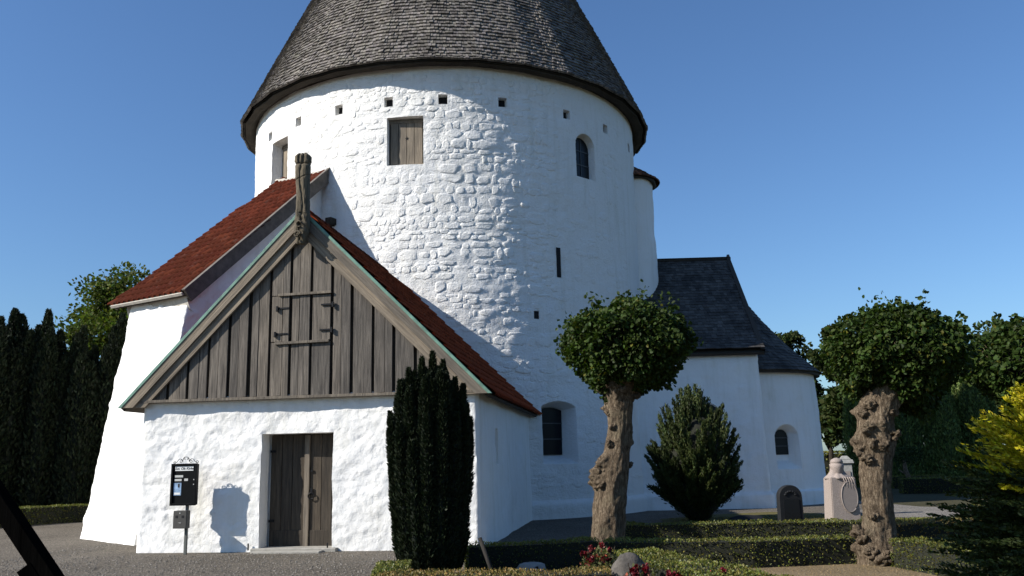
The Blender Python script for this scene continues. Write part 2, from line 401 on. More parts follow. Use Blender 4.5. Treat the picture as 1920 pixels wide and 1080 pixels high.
# the back of the drum, out of sight
tb = np.linspace(us[-1] / RW, us[0] / RW + 2 * math.pi, 60); zb = np.linspace(-0.05, 13.35, 20); TB, ZB = np.meshgrid(tb, zb)
RB = r_wall(ZB) + cyl_disp(TB, ZB)
W(link('rear_wall', npmesh('rear_wall', np.stack([CX + RB * np.sin(TB), CY - RB * np.cos(TB), ZB], -1).reshape(-1, 3), grid_faces(60, 20), True), M['rubble'], church))

# stones under the limewash: pillows on the wall
def stone_rows():
    out = []; z = 0.62
    while z < 13.1:
        h = random.choice((random.uniform(0.13, 0.24), random.uniform(0.2, 0.40))); t = -78.0; ph = random.uniform(0, 6.28)
        while t < 62:
            w = random.choice((random.uniform(0.14, 0.34), random.uniform(.3, .72))) * (0.6 + h * 1.3); dt = math.degrees(w / RW)
            hh = h * random.choice((1, 1, .85, random.uniform(.5, 1.1)))
            out.append((t + dt / 2, z + h / 2 + .05 * math.sin(t * .11 + ph) + random.uniform(-.04, .04), w, hh)); t += dt + random.uniform(-.25, 0.05)
        z += h * .97
    return out
def stone_verts(t, z, w, h, amp, n=12):
    ph = random.uniform(0, 6.28); V = []
    sq = random.choice((2.2, 3.0, 4.0, 6.0))
    angs = [2 * math.pi * (k + random.uniform(-.25, .25)) / n for k in range(n)]
    rad = [random.uniform(0.78, 1.12) for _ in range(n)]
    tilt = (random.uniform(-1.8, 1.8), random.uniform(-1.8, 1.8))
    for ring, (sc, hh) in enumerate(((1.0, -0.045), (0.93, 0.80), (0.60, 1.0))):
        for a, rr in zip(angs, rad):
            c, s = math.cos(a), math.sin(a); q = (abs(c) ** sq + abs(s) ** sq) ** (-1 / sq)
            u = c * q * rr * sc * w / 2; v = s * q * rr * sc * h / 2
            H = -0.012 if ring == 0 else .62 * amp * (hh + tilt[0] * u / w + tilt[1] * v / h + random.uniform(-.22, .22))
            V.append((u, v, H))
    V.append((0, 0, amp * random.uniform(.8, 1.1)))
    return V
def stone_faces(n=12):
    Q = []; T = []
    for r in range(2):
        for k in range(n): Q.append((r * n + k, r * n + (k + 1) % n, (r + 1) * n + (k + 1) % n, (r + 1) * n + k))
    for k in range(n): T.append((2 * n + k, 2 * n + (k + 1) % n, 3 * n))
    return np.array(Q), np.array(T)
SQ, ST = stone_faces()
stones = []
for t, z, w, h in stone_rows():
    tt = np.array([R(t) + s * w / 2 / RW for s in (-1, 0, 1)] * 3); zz = np.array([z - h / 2] * 3 + [z] * 3 + [z + h / 2] * 3)
    if niche_depth(tt, zz).max() > 0: continue
    if any(abs(R(t) - R(q[0])) * RW < q[3] + w * .56 and z + h * .56 > q[1] and z - h * .56 < q[2] for q in niches): continue
    dens = float(0.86 - 0.62 * smooth(np.array(t), 24, 40) + 0.15 * vnoise(np.array([t * .12, z * .8, 0.])))
    if random.random() > dens: continue
    amp = random.choice((random.uniform(0.001, 0.006), random.uniform(0.003, 0.009), random.uniform(0.006, 0.014))) * (1 - 0.55 * float(smooth(np.array(t), 24, 36))) * (0.75 + .4 * float(smooth(np.array(t), -30, 5)))
    sv = np.array(stone_verts(t, z, w * 1.0, h * 0.98, amp)); a = R(t) + sv[:, 0] / RW; zv = z + sv[:, 1]
    rr = r_wall(zv) + cyl_disp(a, zv) + sv[:, 2]
    pts = np.stack([CX + rr * np.sin(a), CY - rr * np.cos(a), zv], -1)
    score = w * h * (1.5 if -6 < t < 27 and 4.4 < z < 12.2 else 0.2 if t > 27 else 0.5)
    stones.append((score, pts))
stones.sort(key=lambda s: -s[0])
for sc_, pts in stones[:300]:
    c = pts.mean(0); me = npmesh('stone', pts - c, [SQ, ST], True); o = link('stone', me, M['rubble'], church); o.location = c - np.array([CX, CY, 0])
rest = [p for _, p in stones[300:]]; nV = len(rest[0]); off = np.arange(len(rest))[:, None, None] * nV
W(link('wall_stones', npmesh('wall_stones', np.concatenate(rest), [(SQ[None] + off).reshape(-1, 4), (ST[None] + off).reshape(-1, 3)], True), M['rubble'], church, kind='stuff'))

def cylpt(t, z, r): return Vector((CX + r * math.sin(R(t)), CY - r * math.cos(R(t)), z))
def cyl_frame(t):
    a = R(t); return Vector((math.cos(a), math.sin(a), 0)), Vector((math.sin(a), -math.cos(a), 0))  # u right, outward
# shuttered windows
def shutter(t, z0, z1, hw, dep, nb, star=False):
    u, n = cyl_frame(t); base = cylpt(t, 0, RW - dep + 0.05)
    rot = Matrix((u, n, Vector((0, 0, 1)))).transposed()
    f = W(box('shutter_frame', base + Vector((0, 0, (z0 + z1) / 2)) - n * 0.03, (2 * hw - .04, .05, z1 - z0 - .04), M['darkwood'], church, rot))
    w = (2 * hw - 0.12) / nb
    for k in range(nb):
        o = box('board', base + u * (-hw + .06 + w * (k + .5)) + Vector((0, 0, (z0 + z1) / 2 - .03)) + n * 0.012, (w - .012, .03, z1 - z0 - .16), M['shutter'], f, rot, .004)
        o.matrix_parent_inverse = Matrix.Translation((-CX, -CY, 0)).inverted() @ Matrix.Identity(4) if False else W(o).matrix_parent_inverse
    o = W(box('rail', base + n * .02 + Vector((0, 0, z1 - .08)), (2 * hw - .06, .045, .09), M['shutter'], f, rot, .004))
    o = W(box('rail', base + n * .02 + Vector((0, 0, z0 + .05)), (2 * hw - .06, .045, .06), M['shutter'], f, rot, .004))
    for o in f.children: o.matrix_parent_inverse = Matrix.Identity(4)
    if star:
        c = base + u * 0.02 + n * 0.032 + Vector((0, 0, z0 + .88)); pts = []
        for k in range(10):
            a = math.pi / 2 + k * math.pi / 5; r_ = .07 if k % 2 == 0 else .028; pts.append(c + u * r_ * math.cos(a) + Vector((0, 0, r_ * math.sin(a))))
        o = prism('painted_star_hole', pts, -n * 0.006, M['hole_dark'], f)  # solid dark star painted in for a cut-through hole
    return f
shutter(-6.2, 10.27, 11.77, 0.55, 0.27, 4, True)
shutter(-46.6, 10.35, 11.95, 0.50, 0.42, 3)
# glazed windows of the tower
def glazed(t, z0, z1, hw, dep, rows, cols, arch, name='window', shift=0.0):
    u, n = cyl_frame(t); base = cylpt(t, 0, RW + (0.2 if z1 < 4 else 0) - dep + 0.035) + u * shift; pts = []
    if arch:
        for k in range(13):
            a = math.pi * k / 12; pts.append(base + u * hw * math.cos(a) + Vector((0, 0, z1 - hw + hw * math.sin(a))))
        pts += [base - u * hw + Vector((0, 0, z0)), base + u * hw + Vector((0, 0, z0))]
    else:
        for k in range(7):
            s = 1 - k / 3; pts.append(base + u * hw * s + Vector((0, 0, z1 - .08 * s * s)))
        pts += [base - u * hw + Vector((0, 0, z0)), base + u * hw + Vector((0, 0, z0))]
    f = W(prism(name, pts, -n * 0.02, M['glass'], church))
    rot = Matrix((u, n, Vector((0, 0, 1)))).transposed()
    for k in range(1, rows): box('glazing_bar', base + n * .012 + Vector((0, 0, z0 + (z1 - z0) * k / rows)), (2 * hw - .01, .02, .028), M['lead'], f, rot)
    for k in range(1, cols): box('glazing_bar', base + n * .014 + u * (-hw + 2 * hw * k / cols) + Vector((0, 0, (z0 + z1) / 2 - .02)), (.02, .02, z1 - z0 - .1), M['lead'], f, rot)
    for c in f.children: c.matrix_parent_inverse = Matrix.Identity(4)
    return f
glazed(43.4, 10.37, 11.74, 0.39, 0.28, 3, 2, True)
glazed(30.6, 1.76, 3.12, 0.42, 0.62, 3, 1, False)
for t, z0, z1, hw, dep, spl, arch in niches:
    if hw < 0.2:   # black plate painted in for the unlit depth of each small hole
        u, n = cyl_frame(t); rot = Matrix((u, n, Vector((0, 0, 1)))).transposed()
        W(box('opening', cylpt(t, (z0 + z1) / 2, (RW + (0.05 if z1 < 8 else 0)) - dep + .035), (2 * hw - .01, .02, z1 - z0 - .01), M['hole_dark'], church, rot))

# -------------------------------------------------- tower roof
prof = [(7.47, 13.36), (6.63, 15.20), (5.67, 17.27), (4.83, 19.0), (3.6, 21.4), (2.2, 23.9), (0.9, 26.0), (0.05, 27.2)]
pr = np.array(prof); seg = np.concatenate([[0], np.cumsum(np.hypot(*np.diff(pr, axis=0).T))])
def roof_r(s): return np.interp(s, seg, pr[:, 0]), np.interp(s, seg, pr[:, 1])
NF = 32
def facet(th, r):  # radius of a 32 sided cone, with slight sag between rafters
    k = 2 * math.pi / NF; a = (th - R(0.3)) % k - k / 2
    wob = 0.022 * vnoise(np.stack([np.floor((th - R(.3)) / k) * 1.7, th * 0, r * 0], -1)) + 0.010 * vnoise(np.stack([th * 6, r * .5, r * 0], -1))
    return r * math.cos(k / 2) / np.cos(a) * (1 + 0.0) + wob * (r / 7.4) - 0.02 * np.cos(a / k * math.pi)
ts = np.linspace(0, 2 * math.pi, NF * 4 + 1)[:-1]; ss = np.linspace(0.0, seg[-1], 26)
TS, SS = np.meshgrid(ts, ss); rr, zz = roof_r(SS); rr = facet(TS, rr) - 0.06
V = np.stack([CX + rr * np.sin(TS), CY - rr * np.cos(TS), zz - 0.03], -1).reshape(-1, 3)
troof = W(link('tower_roof', npmesh('tower_roof', V, grid_faces(len(ts), len(ss), True), False), M['roofdeck'], church, label='tall conical roof of weathered oak shingles'))
# eaves underside: soffit ring and fascia
tt = np.linspace(0, 2 * math.pi, NF * 4 + 1)[:-1]; rings = []
for r_, z_ in ((7.36, 13.40), (7.36, 13.30), (7.20, 13.26), (6.80, 13.42), (6.80, 13.55)):
    rf = facet(tt, np.full_like(tt, r_)) if r_ > 7 else np.full_like(tt, r_)
    zf = z_ + 0.02 * np.sin(tt * 9); rings.append(np.stack([CX + rf * np.sin(tt), CY - rf * np.cos(tt), zf], -1))
o = link('soffit', npmesh('soffit', np.concatenate(rings), grid_faces(len(tt), len(rings), True), False), M['soffit'], troof); o.matrix_parent_inverse = Matrix.Identity(4)
k32 = 2 * math.pi / NF

def make_shingles(a, s, w, ln, thick, cut):
    """arrays -> verts (n,8,3): bottom edge lifted, top edge tucked in"""
    n = len(a); C8 = []
    for (du, dl, dn) in ((-.5, 0, 1.25), (.5, 0, 1.25), (.5, 1, .0), (-.5, 1, .0), (-.5, 0, 0), (.5, 0, 0), (.5, 1, -.8), (-.5, 1, -.8)):
        ss_ = s + dl * ln + (cut * (1 if du > 0 else -1) if dl == 0 else 0); r_, z_ = roof_r(ss_)
        r0, _ = roof_r(s); ang = a + du * w / np.maximum(r0, .3)
        rad = facet(a, r_) + dn * thick * 0.9; zz_ = z_ + dn * thick * 0.45
        C8.append(np.stack([CX + rad * np.sin(ang), CY - rad * np.cos(ang), zz_], -1))
    return np.stack(C8, 1)
BOXF = np.array([(0, 1, 2, 3), (4, 5, 1, 0), (5, 6, 2, 1), (4, 0, 3, 7)])
PITCHR = 0.155; A = []; Sx = []; Wd = []; row = []
ri = 0; s = -0.05
while s < 8.6:
    r_, _ = roof_r(max(s, 0)); nn = int(2 * math.pi * float(r_) / 0.115)
    a0 = random.random() * 6; cur = -100 * math.pi / 180
    while cur < R(100):
        w = random.uniform(0.07, 0.125); da = w / float(r_)
        A.append(cur + da / 2); Sx.append(s + random.uniform(-.005, .005)); Wd.append(w - .007); row.append(ri); cur += da
    s += PITCHR * (1.0 if ri > 2 else 0.85); ri += 1
A = np.array(A); Sx = np.array(Sx); Wd = np.array(Wd); row = np.array(row)
Sx += 0.022 * vnoise(np.stack([A * 6, row * 0.12, A * 0], -1))
nS = len(A)
P8 = make_shingles(A, Sx, Wd, 0.30, rng.uniform(.045, .075, nS), rng.uniform(-.004, .004, nS))
tn = rng.uniform(0.55, 1.35, nS) * (1 + 0.18 * (rng.random(nS) > .93)); tn = np.where(rng.random(nS) > .965, tn * 0.5, tn)
tn3 = np.stack([tn, tn * rng.uniform(.95, 1.0, nS), tn * rng.uniform(.88, 1.0, nS)], -1)
front = np.abs(A - R(-4)); order = np.argsort(front * 1.0 + row * 0.06); single = order[:300]; restm = np.setdiff1d(np.arange(nS), single)
org = np.array([CX, CY, 0])
for i in single:
    c = P8[i].mean(0); o = link('shingle', npmesh('shingle', P8[i] - c, BOXF, False, tint=np.repeat(tn3[i][None], 8, 0)), M['shingle'], troof); o.location = c
o = link('roof_shingles', npmesh('roof_shingles', P8[restm].reshape(-1, 3), (BOXF[None] + (np.arange(len(restm)) * 8)[:, None, None]).reshape(-1, 4), False, tint=np.repeat(tn3[restm], 8, 0)), M['shingle'], troof, kind='stuff')
ts = np.linspace(0, 2 * math.pi, 65)[:-1]; ss = np.linspace(8.5, seg[-1], 20); TS, SS = np.meshgrid(ts, ss); rr, zz = roof_r(SS)
o = link('roof_cap', npmesh('roof_cap', np.stack([CX + rr * np.sin(TS), CY - rr * np.cos(TS), zz], -1).reshape(-1, 3), grid_faces(64, 20, True), False, tint=np.ones(64 * 20)), M['shingle'], troof)

# -------------------------------------------------- generic lofted wall along a footprint
def resample(path, step, rnd=0.05):
    """polyline footprint -> points, outward normals (left of travel is inside)"""
    P = []
    for i in range(len(path) - 1):
        a = np.array(path[i], float); b = np.array(path[i + 1], float); L = np.linalg.norm(b - a); n = max(2, int(L / step))
        for k in range(n): P.append(a + (b - a) * k / n)
    P.append(np.array(path[-1], float)); P = np.array(P); return P
def wall_loft(name, base, top, zt, parent, step=0.05, disp=0.02, seed=5, plinth=0.0, zstep=0.05, mat=None, label=None, z0=-0.05):
    """base, top: footprints with the same corners (list of xy); zt(x,y)->height of the top"""
    B = []; T = []; 
    for i in range(len(base) - 1):
        a, b = np.array(base[i], float), np.array(base[i + 1], float); c, d = np.array(top[i], float), np.array(top[i + 1], float)
        n = max(2, int(np.linalg.norm(b - a) / step)); k = np.linspace(0, 1, n, endpoint=False)[:, None]
        B.append(a + (b - a) * k); T.append(c + (d - c) * k)
    B.append(np.array([base[-1]], float)); T.append(np.array([top[-1]], float)); B = np.concatenate(B); T = np.concatenate(T)
    for _ in range(2):
        B[1:-1] = (B[:-2] + 2 * B[1:-1] + B[2:]) / 4; T[1:-1] = (T[:-2] + 2 * T[1:-1] + T[2:]) / 4
    d = np.gradient(B, axis=0); nrm = np.stack([d[:, 1], -d[:, 0]], -1); nrm /= np.linalg.norm(nrm, axis=1)[:, None]
    ztop = np.array([zt(x, y) for x, y in T]); nz = max(4, int(ztop.max() / zstep)); f = np.linspace(0, 1, nz)[:, None]
    XY = B[None] + (T - B)[None] * f[..., None]; Z = z0 + (ztop[None] - z0) * f
    P = np.concatenate([XY, Z[..., None]], -1)
    D = disp * (1.0 * fbm(P, 1.1, 3, seed) + 0.7 * fbm(P, 3.6, 4, seed + 3) + 0.25 * fbm(P, 13, 2, seed + 5))
    # scattered knobs and hollows of the rubble beneath
    D += disp * 1.1 * np.clip(vnoise(P * 4.3, seed + 40) - 0.35, 0, 1) * 2 - disp * 0.8 * np.clip(vnoise(P * 5.7, seed + 60) - 0.5, 0, 1) * 2
    if plinth: D += plinth * (1 - smooth(Z, 0.42, 0.50))
    P[..., :2] += nrm[None] * D[..., None]
    return W(link(name, npmesh(name, P.reshape(-1, 3), grid_faces(len(B), nz), True, sharp=50), mat or M['lime'], parent, label=label))

# -------------------------------------------------- porch (its own frame: U right, Vv towards the tower)
PO = Vector((-4.1, 17.45, 0)); PU = Vector((.9914, -.1305, 0)); PV = Vector((.1305, .9914, 0)); PZ = Vector((0, 0, 1))
ROTP = Matrix((PU, PV, PZ)).transposed()
def pw(u, v, z): return PO + PU * u + PV * v + PZ * z
HW = 3.44
# door opening in the front wall: heightfield with a deep niche
DU0, DU1, DZ1, DD = -0.895, 0.56, 2.235, 0.42
usp = lines(-HW, HW, 0.035, [], [DU0, DU1]); zsp = lines(-0.05, 3.0, 0.035, [], [DZ1])
U_, Z_ = np.meshgrid(usp, zsp)
Pn = np.stack([U_, U_ * 0, Z_], -1)
D = 0.026 * fbm(Pn, .8, 2, 31) + 0.009 * fbm(Pn, 3.4, 4, 34) + 0.006 * fbm(Pn, 12, 3, 36)
D += 0.016 * np.clip(vnoise(Pn * [4.2, 1, 5.5], 70) - 0.4, 0, 1) * 2 - 0.030 * np.clip(vnoise(Pn * [3.6, 1, 6.2], 90) - 0.68, 0, 1) * 2
D += 0.012 * np.abs(vnoise(Pn * [2.1, 1, 3.0], 95))
fade = smooth(HW - np.abs(U_), 0, 0.10); corner = 0.05 * (1 - smooth(HW - np.abs(U_), 0, 0.07)) ** 2
ind = (U_ > DU0) & (U_ < DU1) & (Z_ < DZ1)
Y_ = np.where(ind, DD, -D * fade + corner)
U2 = U_ + np.where(np.abs(U_) > HW - .001, 0, 0.012 * fbm(Pn, 2.2, 3, 44) * (np.abs(np.abs(U_ - (DU0 + DU1) / 2) - (DU1 - DU0) / 2) < 0.02))
V = np.array(PO)[None, None] + U2[..., None] * np.array(PU) + Y_[..., None] * np.array(PV) + Z_[..., None] * np.array(PZ)
W(link('porch_front_wall', npmesh('porch_front_wall', V.reshape(-1, 3), grid_faces(len(usp), len(zsp)), True, sharp=45), M['lime'], church))
def side_wall(sg, name):
    vs = lines(0.05, 8.6, 0.06, [], [2.0, 2.34] if sg > 0 else []); zz_ = lines(-0.05, 3.02, 0.05, [], [1.55, 2.3] if sg > 0 else [])
    VV, ZZ2 = np.meshgrid(vs, zz_); Pn = np.stack([VV * 0 + sg * 9, VV, ZZ2], -1)
    D = 0.02 * fbm(Pn, 1.0, 3, 51) + 0.012 * fbm(Pn, 3.4, 4, 54); D *= smooth(VV, 0.05, .2)
    base = 0.05 * (1 - ZZ2 / 3) * smooth(VV, 0.05, .3)
    if sg > 0: D = np.where((VV > 2.0) & (VV < 2.34) & (ZZ2 > 1.55) & (ZZ2 < 2.3), -0.12, D)
    Uw = sg * (HW + D + base)
    V = np.array(PO) + Uw[..., None] * np.array(PU) + VV[..., None] * np.array(PV) + ZZ2[..., None] * np.array(PZ)
    F = grid_faces(len(vs), len(zz_)); F = F if sg > 0 else F[:, ::-1]
    W(link(name, npmesh(name, V.reshape(-1, 3), F, True, sharp=45), M['lime'], church))
side_wall(1, 'porch_side_wall'); side_wall(-1, 'porch_side_wall')
def part(name, **kw): pass
# gable: backing, boards, battens
gable = W(prism('porch_gable', [pw(-3.52, .03, 2.93), pw(3.50, .03, 2.93), pw(-.09, .03, 6.45)], PV * 0.05, M['darkwood'], church, label='weathered grey board gable of the porch'))
def gb(o): o.matrix_parent_inverse = Matrix.Identity(4); return o
def under(o): return o
I4 = Matrix.Identity(4)
def topz(u): return 6.58 - abs(u + 0.11) * 1.015
def gboard(u0, u1, z0, z1=None, v=-0.035, th_=0.035, mat='board', name='board'):
    zt = [topz(u0), topz(u1)] if z1 is None else [min(z1, topz(u0)), min(z1, topz(u1))]
    if max(zt) < z0 + .06: return
    zt = [max(q, z0 + .03) for q in zt]; pts = [pw(u0, v, z0), pw(u1, v, z0 + random.uniform(-.012, .012))]
    if u0 < -.11 < u1 and z1 is None: pts += [pw(u1, v, zt[1]), pw(-.11, v, topz(-.11)), pw(u0, v, zt[0])]
    else: pts += [pw(u1, v, zt[1]), pw(u0, v, zt[0])]
    c = sum(pts, Vector()) / len(pts); pts = [p - c for p in pts]
    o = prism(name, pts, -PV * th_, M[mat], gable, 0.004); o.location = c - Vector((CX, CY, 0)) + Vector((CX, CY, 0)); return o
ZB0 = 2.965
pitch_b = 0.426
for k in range(-2, 16):
    a = -2.9 + pitch_b * k; b = a + pitch_b; g = random.uniform(.05, .075)
    a2 = a + g * .5; b2 = b - g * .5; vv = random.uniform(-.05, -.03)
    hatch = a2 > -0.75 and b2 < 0.62
    if max(topz(a2), topz(b2)) < ZB0 + .1: continue
    def put(x0, x1, v):
        if hatch:
            gboard(x0, x1, ZB0, 4.03, v); gboard(x0, x1, 4.985, None, v); gboard(x0 + .004, x1 - .004, 4.045, 4.97, v - .006, name='hatch_board')
        else: gboard(x0, x1, ZB0, None, v)
    if random.random() < 0.6 or hatch and k == 6:
        mid = a2 + (b2 - a2) * random.uniform(.35, .65); put(a2, mid - .004, vv); put(mid + .004, b2, vv + random.choice((-.008, .008)))
    else: put(a2, b2, vv)
# recessed boards seen in the gaps
for k in range(-2, 16):
    a = -2.9 + pitch_b * k
    gboard(a - .10, a + .10, ZB0, None, .028, .02, 'door', 'cover_board')
gboxes = []
def pbox(name, u, v, z, s, mat, par=None, rotv=0.0, bev=0.004):
    rot = ROTP.to_3x3() @ Matrix.Rotation(rotv, 3, 'Y')
    o = box(name, pw(u, v, z), s, mat, par, rot, bev)
    if par is church: W(o)
    return o
pbox('hatch_ledge', -.05, -.105, 5.0, (1.10, .045, .05), M['barge'], gable, R(-1))
pbox('hatch_ledge', -.09, -.105, 4.02, (1.12, .045, .05), M['barge'], gable, R(-1))
for u, z in ((-.50, 4.72), (-.53, 4.20), (.42, 4.76), (.40, 4.25)):
    h = pbox('hinge', u, -.10, z, (.26, .02, .035), M['iron'], gable, R(-1))
    pbox('pintle', u + (-.12 if u < 0 else .12), -.115, z - .01, (.04, .04, .11), M['iron'], h)
W(pbox('gable_sill', -.02, -.06, 2.935, (6.95, .20, .055), M['barge'], church))
# bargeboards with copper capping; rake lines from (-.13,6.71)
AP = (-.12, 6.72)
def rake(sg):
    eu, ez = (3.68, 2.90) if sg > 0 else (-3.82, 2.84)
    d = Vector((eu - AP[0], 0, ez - AP[1])); L = d.length; d.normalize(); nn = Vector((d.z, 0, -d.x)) if sg > 0 else Vector((-d.z, 0, d.x))
    if nn.z > 0: nn = -nn
    def q(s, t): return (AP[0] + d.x * s + nn.x * t, AP[1] + d.z * s + nn.z * t)
    def strip(name, t0, t1, v0, v1, mat, lab=None):
        # lower end cut level, upper end plumb
        def end_lo(t):  # level cut at ez - .03
            zc = ez - .02; s = (zc - AP[1] - nn.z * t) / d.z; return (AP[0] + d.x * s + nn.x * t, zc)
        def end_hi(t):
            s = (-nn.x * t) / d.x; return (AP[0], AP[1] + d.z * s + nn.z * t)
        pp_ = [end_hi(t0), end_lo(t0), end_lo(t1), end_hi(t1)]
        c = pw(sum(a[0] for a in pp_) / 4, v0, sum(a[1] for a in pp_) / 4)
        o = prism(name, [pw(a[0], v0, a[1]) - c for a in pp_], PV * (v1 - v0), mat, church, .004); W(o); o.location = c
        # grain along the rake
        ang = math.atan2(d.x, d.z)
        me = o.data; rotm = ROTP.to_4x4() @ Matrix.Rotation(ang if True else 0, 4, 'Y'); me.transform(rotm.inverted()); o.matrix_basis = Matrix.Translation(c) @ rotm
        return o
    strip('bargeboard', .03, .205, -.20, -.155, M['barge'])
    strip('bargeboard', .20, .375, -.154, -.10, M['barge'])
    strip('copper_capping', -.025, .032, -.215, -.135, M['copper'])
    return d, nn, L
rake(1); rake(-1)
# roof slopes of the porch: deck and pantiles
def tile_mesh(w=0.23, l=0.40):
    V = []; F = []; nu = 6
    for j, (s, lift) in enumerate(((0, .040), (l, -.006))):
        for i in range(nu + 1):
            x = i / nu; V.append(((x - .5) * w * 1.08, s, lift + .034 * math.sin(x * 2 * math.pi) + .012))
    for i in range(nu): F.append((i, i + 1, nu + 2 + i, nu + 1 + i))
    n0 = len(V)
    for i in range(nu + 1): V.append((V[i][0], 0, V[i][2] - .035))
    for i in range(nu): F.append((n0 + i, n0 + i + 1, i + 1, i))
    return np.array(V), np.array(F)
TV, TF = tile_mesh()
def tile_roof(parent, origin, ex, es, en, width, length, single_fn, visible, nmax, mat='tile', pw_=0.23, pl=0.33):
    """ex along the eave, es up the slope, en normal. visible(p)->bool keeps a tile; the best nmax are parts of their own"""
    meshes = []
    for k in range(8):
        t = random.uniform(.65, 1.25); meshes.append(npmesh('roof_tile', TV, TF, True, tint=np.repeat([[t, t * random.uniform(.9, 1.1), t]], len(TV), 0))); meshes[-1].materials.append(M[mat])
    items = []
    for j in range(int(length / pl)):
        for i in range(int(width / pw_)):
            o = origin + ex * ((i + .5) * pw_) + es * (j * pl - .05) + en * (0.035 + random.uniform(-.004, .004))
            if visible(o + es * .15): items.append((single_fn(o), o))
    items.sort(key=lambda q: q[0]); inv = parent.matrix_world
    Rm = Matrix((ex, es, en)).transposed()
    rv = []
    for n_, (s, o) in enumerate(items):
        if n_ < nmax:
            ob = bpy.data.objects.new('roof_tile', random.choice(meshes)); scene.collection.objects.link(ob); ob.parent = parent
            ob.matrix_basis = Matrix.Translation(o) @ (Rm @ Matrix.Rotation(random.uniform(-.012, .012), 3, 'Z')).to_4x4()
        else: rv.append((np.array(Rm) @ TV.T).T + np.array(o))
    if rv:
        tn = np.repeat(rng.uniform(.65, 1.25, len(rv)), len(TV)); link('roof_tiles', npmesh('roof_tiles', np.concatenate(rv), (TF[None] + (np.arange(len(rv)) * len(TV))[:, None, None]).reshape(-1, 4), True, tint=tn), M[mat], parent, kind='stuff')
def outside_tower(p, r=6.9): return math.hypot(p.x - CX, p.y - CY) > r
for sg in (1, -1):
    eu, ez = (3.70, 2.88) if sg > 0 else (-3.84, 2.82)
    d = Vector((AP[0] - eu, 0, AP[1] - ez)); L = d.length; es = (PU * d.x + PZ * d.z).normalized(); ex = PV.copy()
    en = ex.cross(es) if sg < 0 else es.cross(ex); en = en if en.z > 0 else -en
    if ex.cross(es).dot(en) < 0: ex = -ex
    p0 = pw(eu, -.13, ez); V8 = [p0, p0 + PV * 9.4, p0 + PV * 9.4 + es * L, p0 + es * L]
    V8 = [v - en * .02 for v in V8]
    roofp = W(prism('porch_roof', V8, -en * 0.07, M['soffit'], church)); 
    orig = pw(eu, -.12, ez) if ex.dot(PV) > 0 else pw(eu, 9.2, ez)
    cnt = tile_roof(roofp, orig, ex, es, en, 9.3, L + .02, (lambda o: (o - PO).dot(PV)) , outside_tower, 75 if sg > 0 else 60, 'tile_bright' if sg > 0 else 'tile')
# ridge tiles
for k in range(16):
    v = .1 + k * .36; c = pw(AP[0], v, AP[1] - .0)
    if not outside_tower(c, 7.0): break
    V = []; 
    for j, (s, rr_) in enumerate(((0, .13), (.40, .115))):
        for i in range(7):
            a = math.pi * i / 6; V.append(PU * math.cos(a) * rr_ + PV * s + PZ * (math.sin(a) * rr_ * .8 - .03))
    F = [(i, i + 1, 8 + i, 7 + i) for i in range(6)]
    o = link('ridge_tile', npmesh('ridge_tile', np.array([tuple(x) for x in V]), np.array(F), True, tint=np.ones(14) * random.uniform(.7, 1.1)), M['tile'], church); W(o); o.location = c
    sol = o.modifiers.new('s', 'SOLIDIFY'); sol.thickness = .015

# door: two leaves of boards in the niche
door = pbox('double_door', (DU0 + DU1) / 2 + .035, DD - .03, 1.13, (DU1 - DU0 - .07, .03, 2.2), M['darkwood'], church); door['label'] = 'dark weathered double door of vertical planks'
for (a, b) in ((-.845, -.62), (-.61, -.40), (-.39, -.135), (-.02, .20), (.21, .42), (.43, .54)):
    pbox('plank', (a + b) / 2, DD - .055, 1.14, (b - a, .03, 2.16), M['door'], door)
pbox('meeting_post', -.085, DD - .085, 1.13, (.10, .05, 2.16), M['shutter'], door)
pbox('bottom_rail', -.49, DD - .075, .22, (.70, .025, .30), M['door'], door); pbox('bottom_rail', .26, DD - .075, .22, (.56, .025, .30), M['door'], door)
ring = tube('ring_handle', [pw(.015 + .06 * math.cos(a), DD - .11, 1.02 + .06 * math.sin(a)) for a in np.linspace(0, 2 * math.pi, 17)[:-1]], .011, M['iron'], door, 6, True)
pbox('handle_plate', .015, DD - .095, 1.11, (.05, .02, .13), M['iron'], door); pbox('lock_plate', .015, DD - .09, 1.50, (.05, .02, .05), M['iron'], door)
for z in (1.9, .55): pbox('hinge', -.80, DD - .085, z, (.11, .025, .05), M['iron'], door)
W(box('door_step', pw(-.16, .17, .03), (1.70, .62, .08), M['step'], church, ROTP.to_3x3(), .012))
st2 = W(box('door_step', pw(-.22, -.24, .012), (1.35, .30, .05), M['step'], church, ROTP.to_3x3(), .012))
for u in (-1.08, .50):
    W(pbox('door_stop', u, -.07, .10, (.025, .025, .13), M['iron'], church)); 
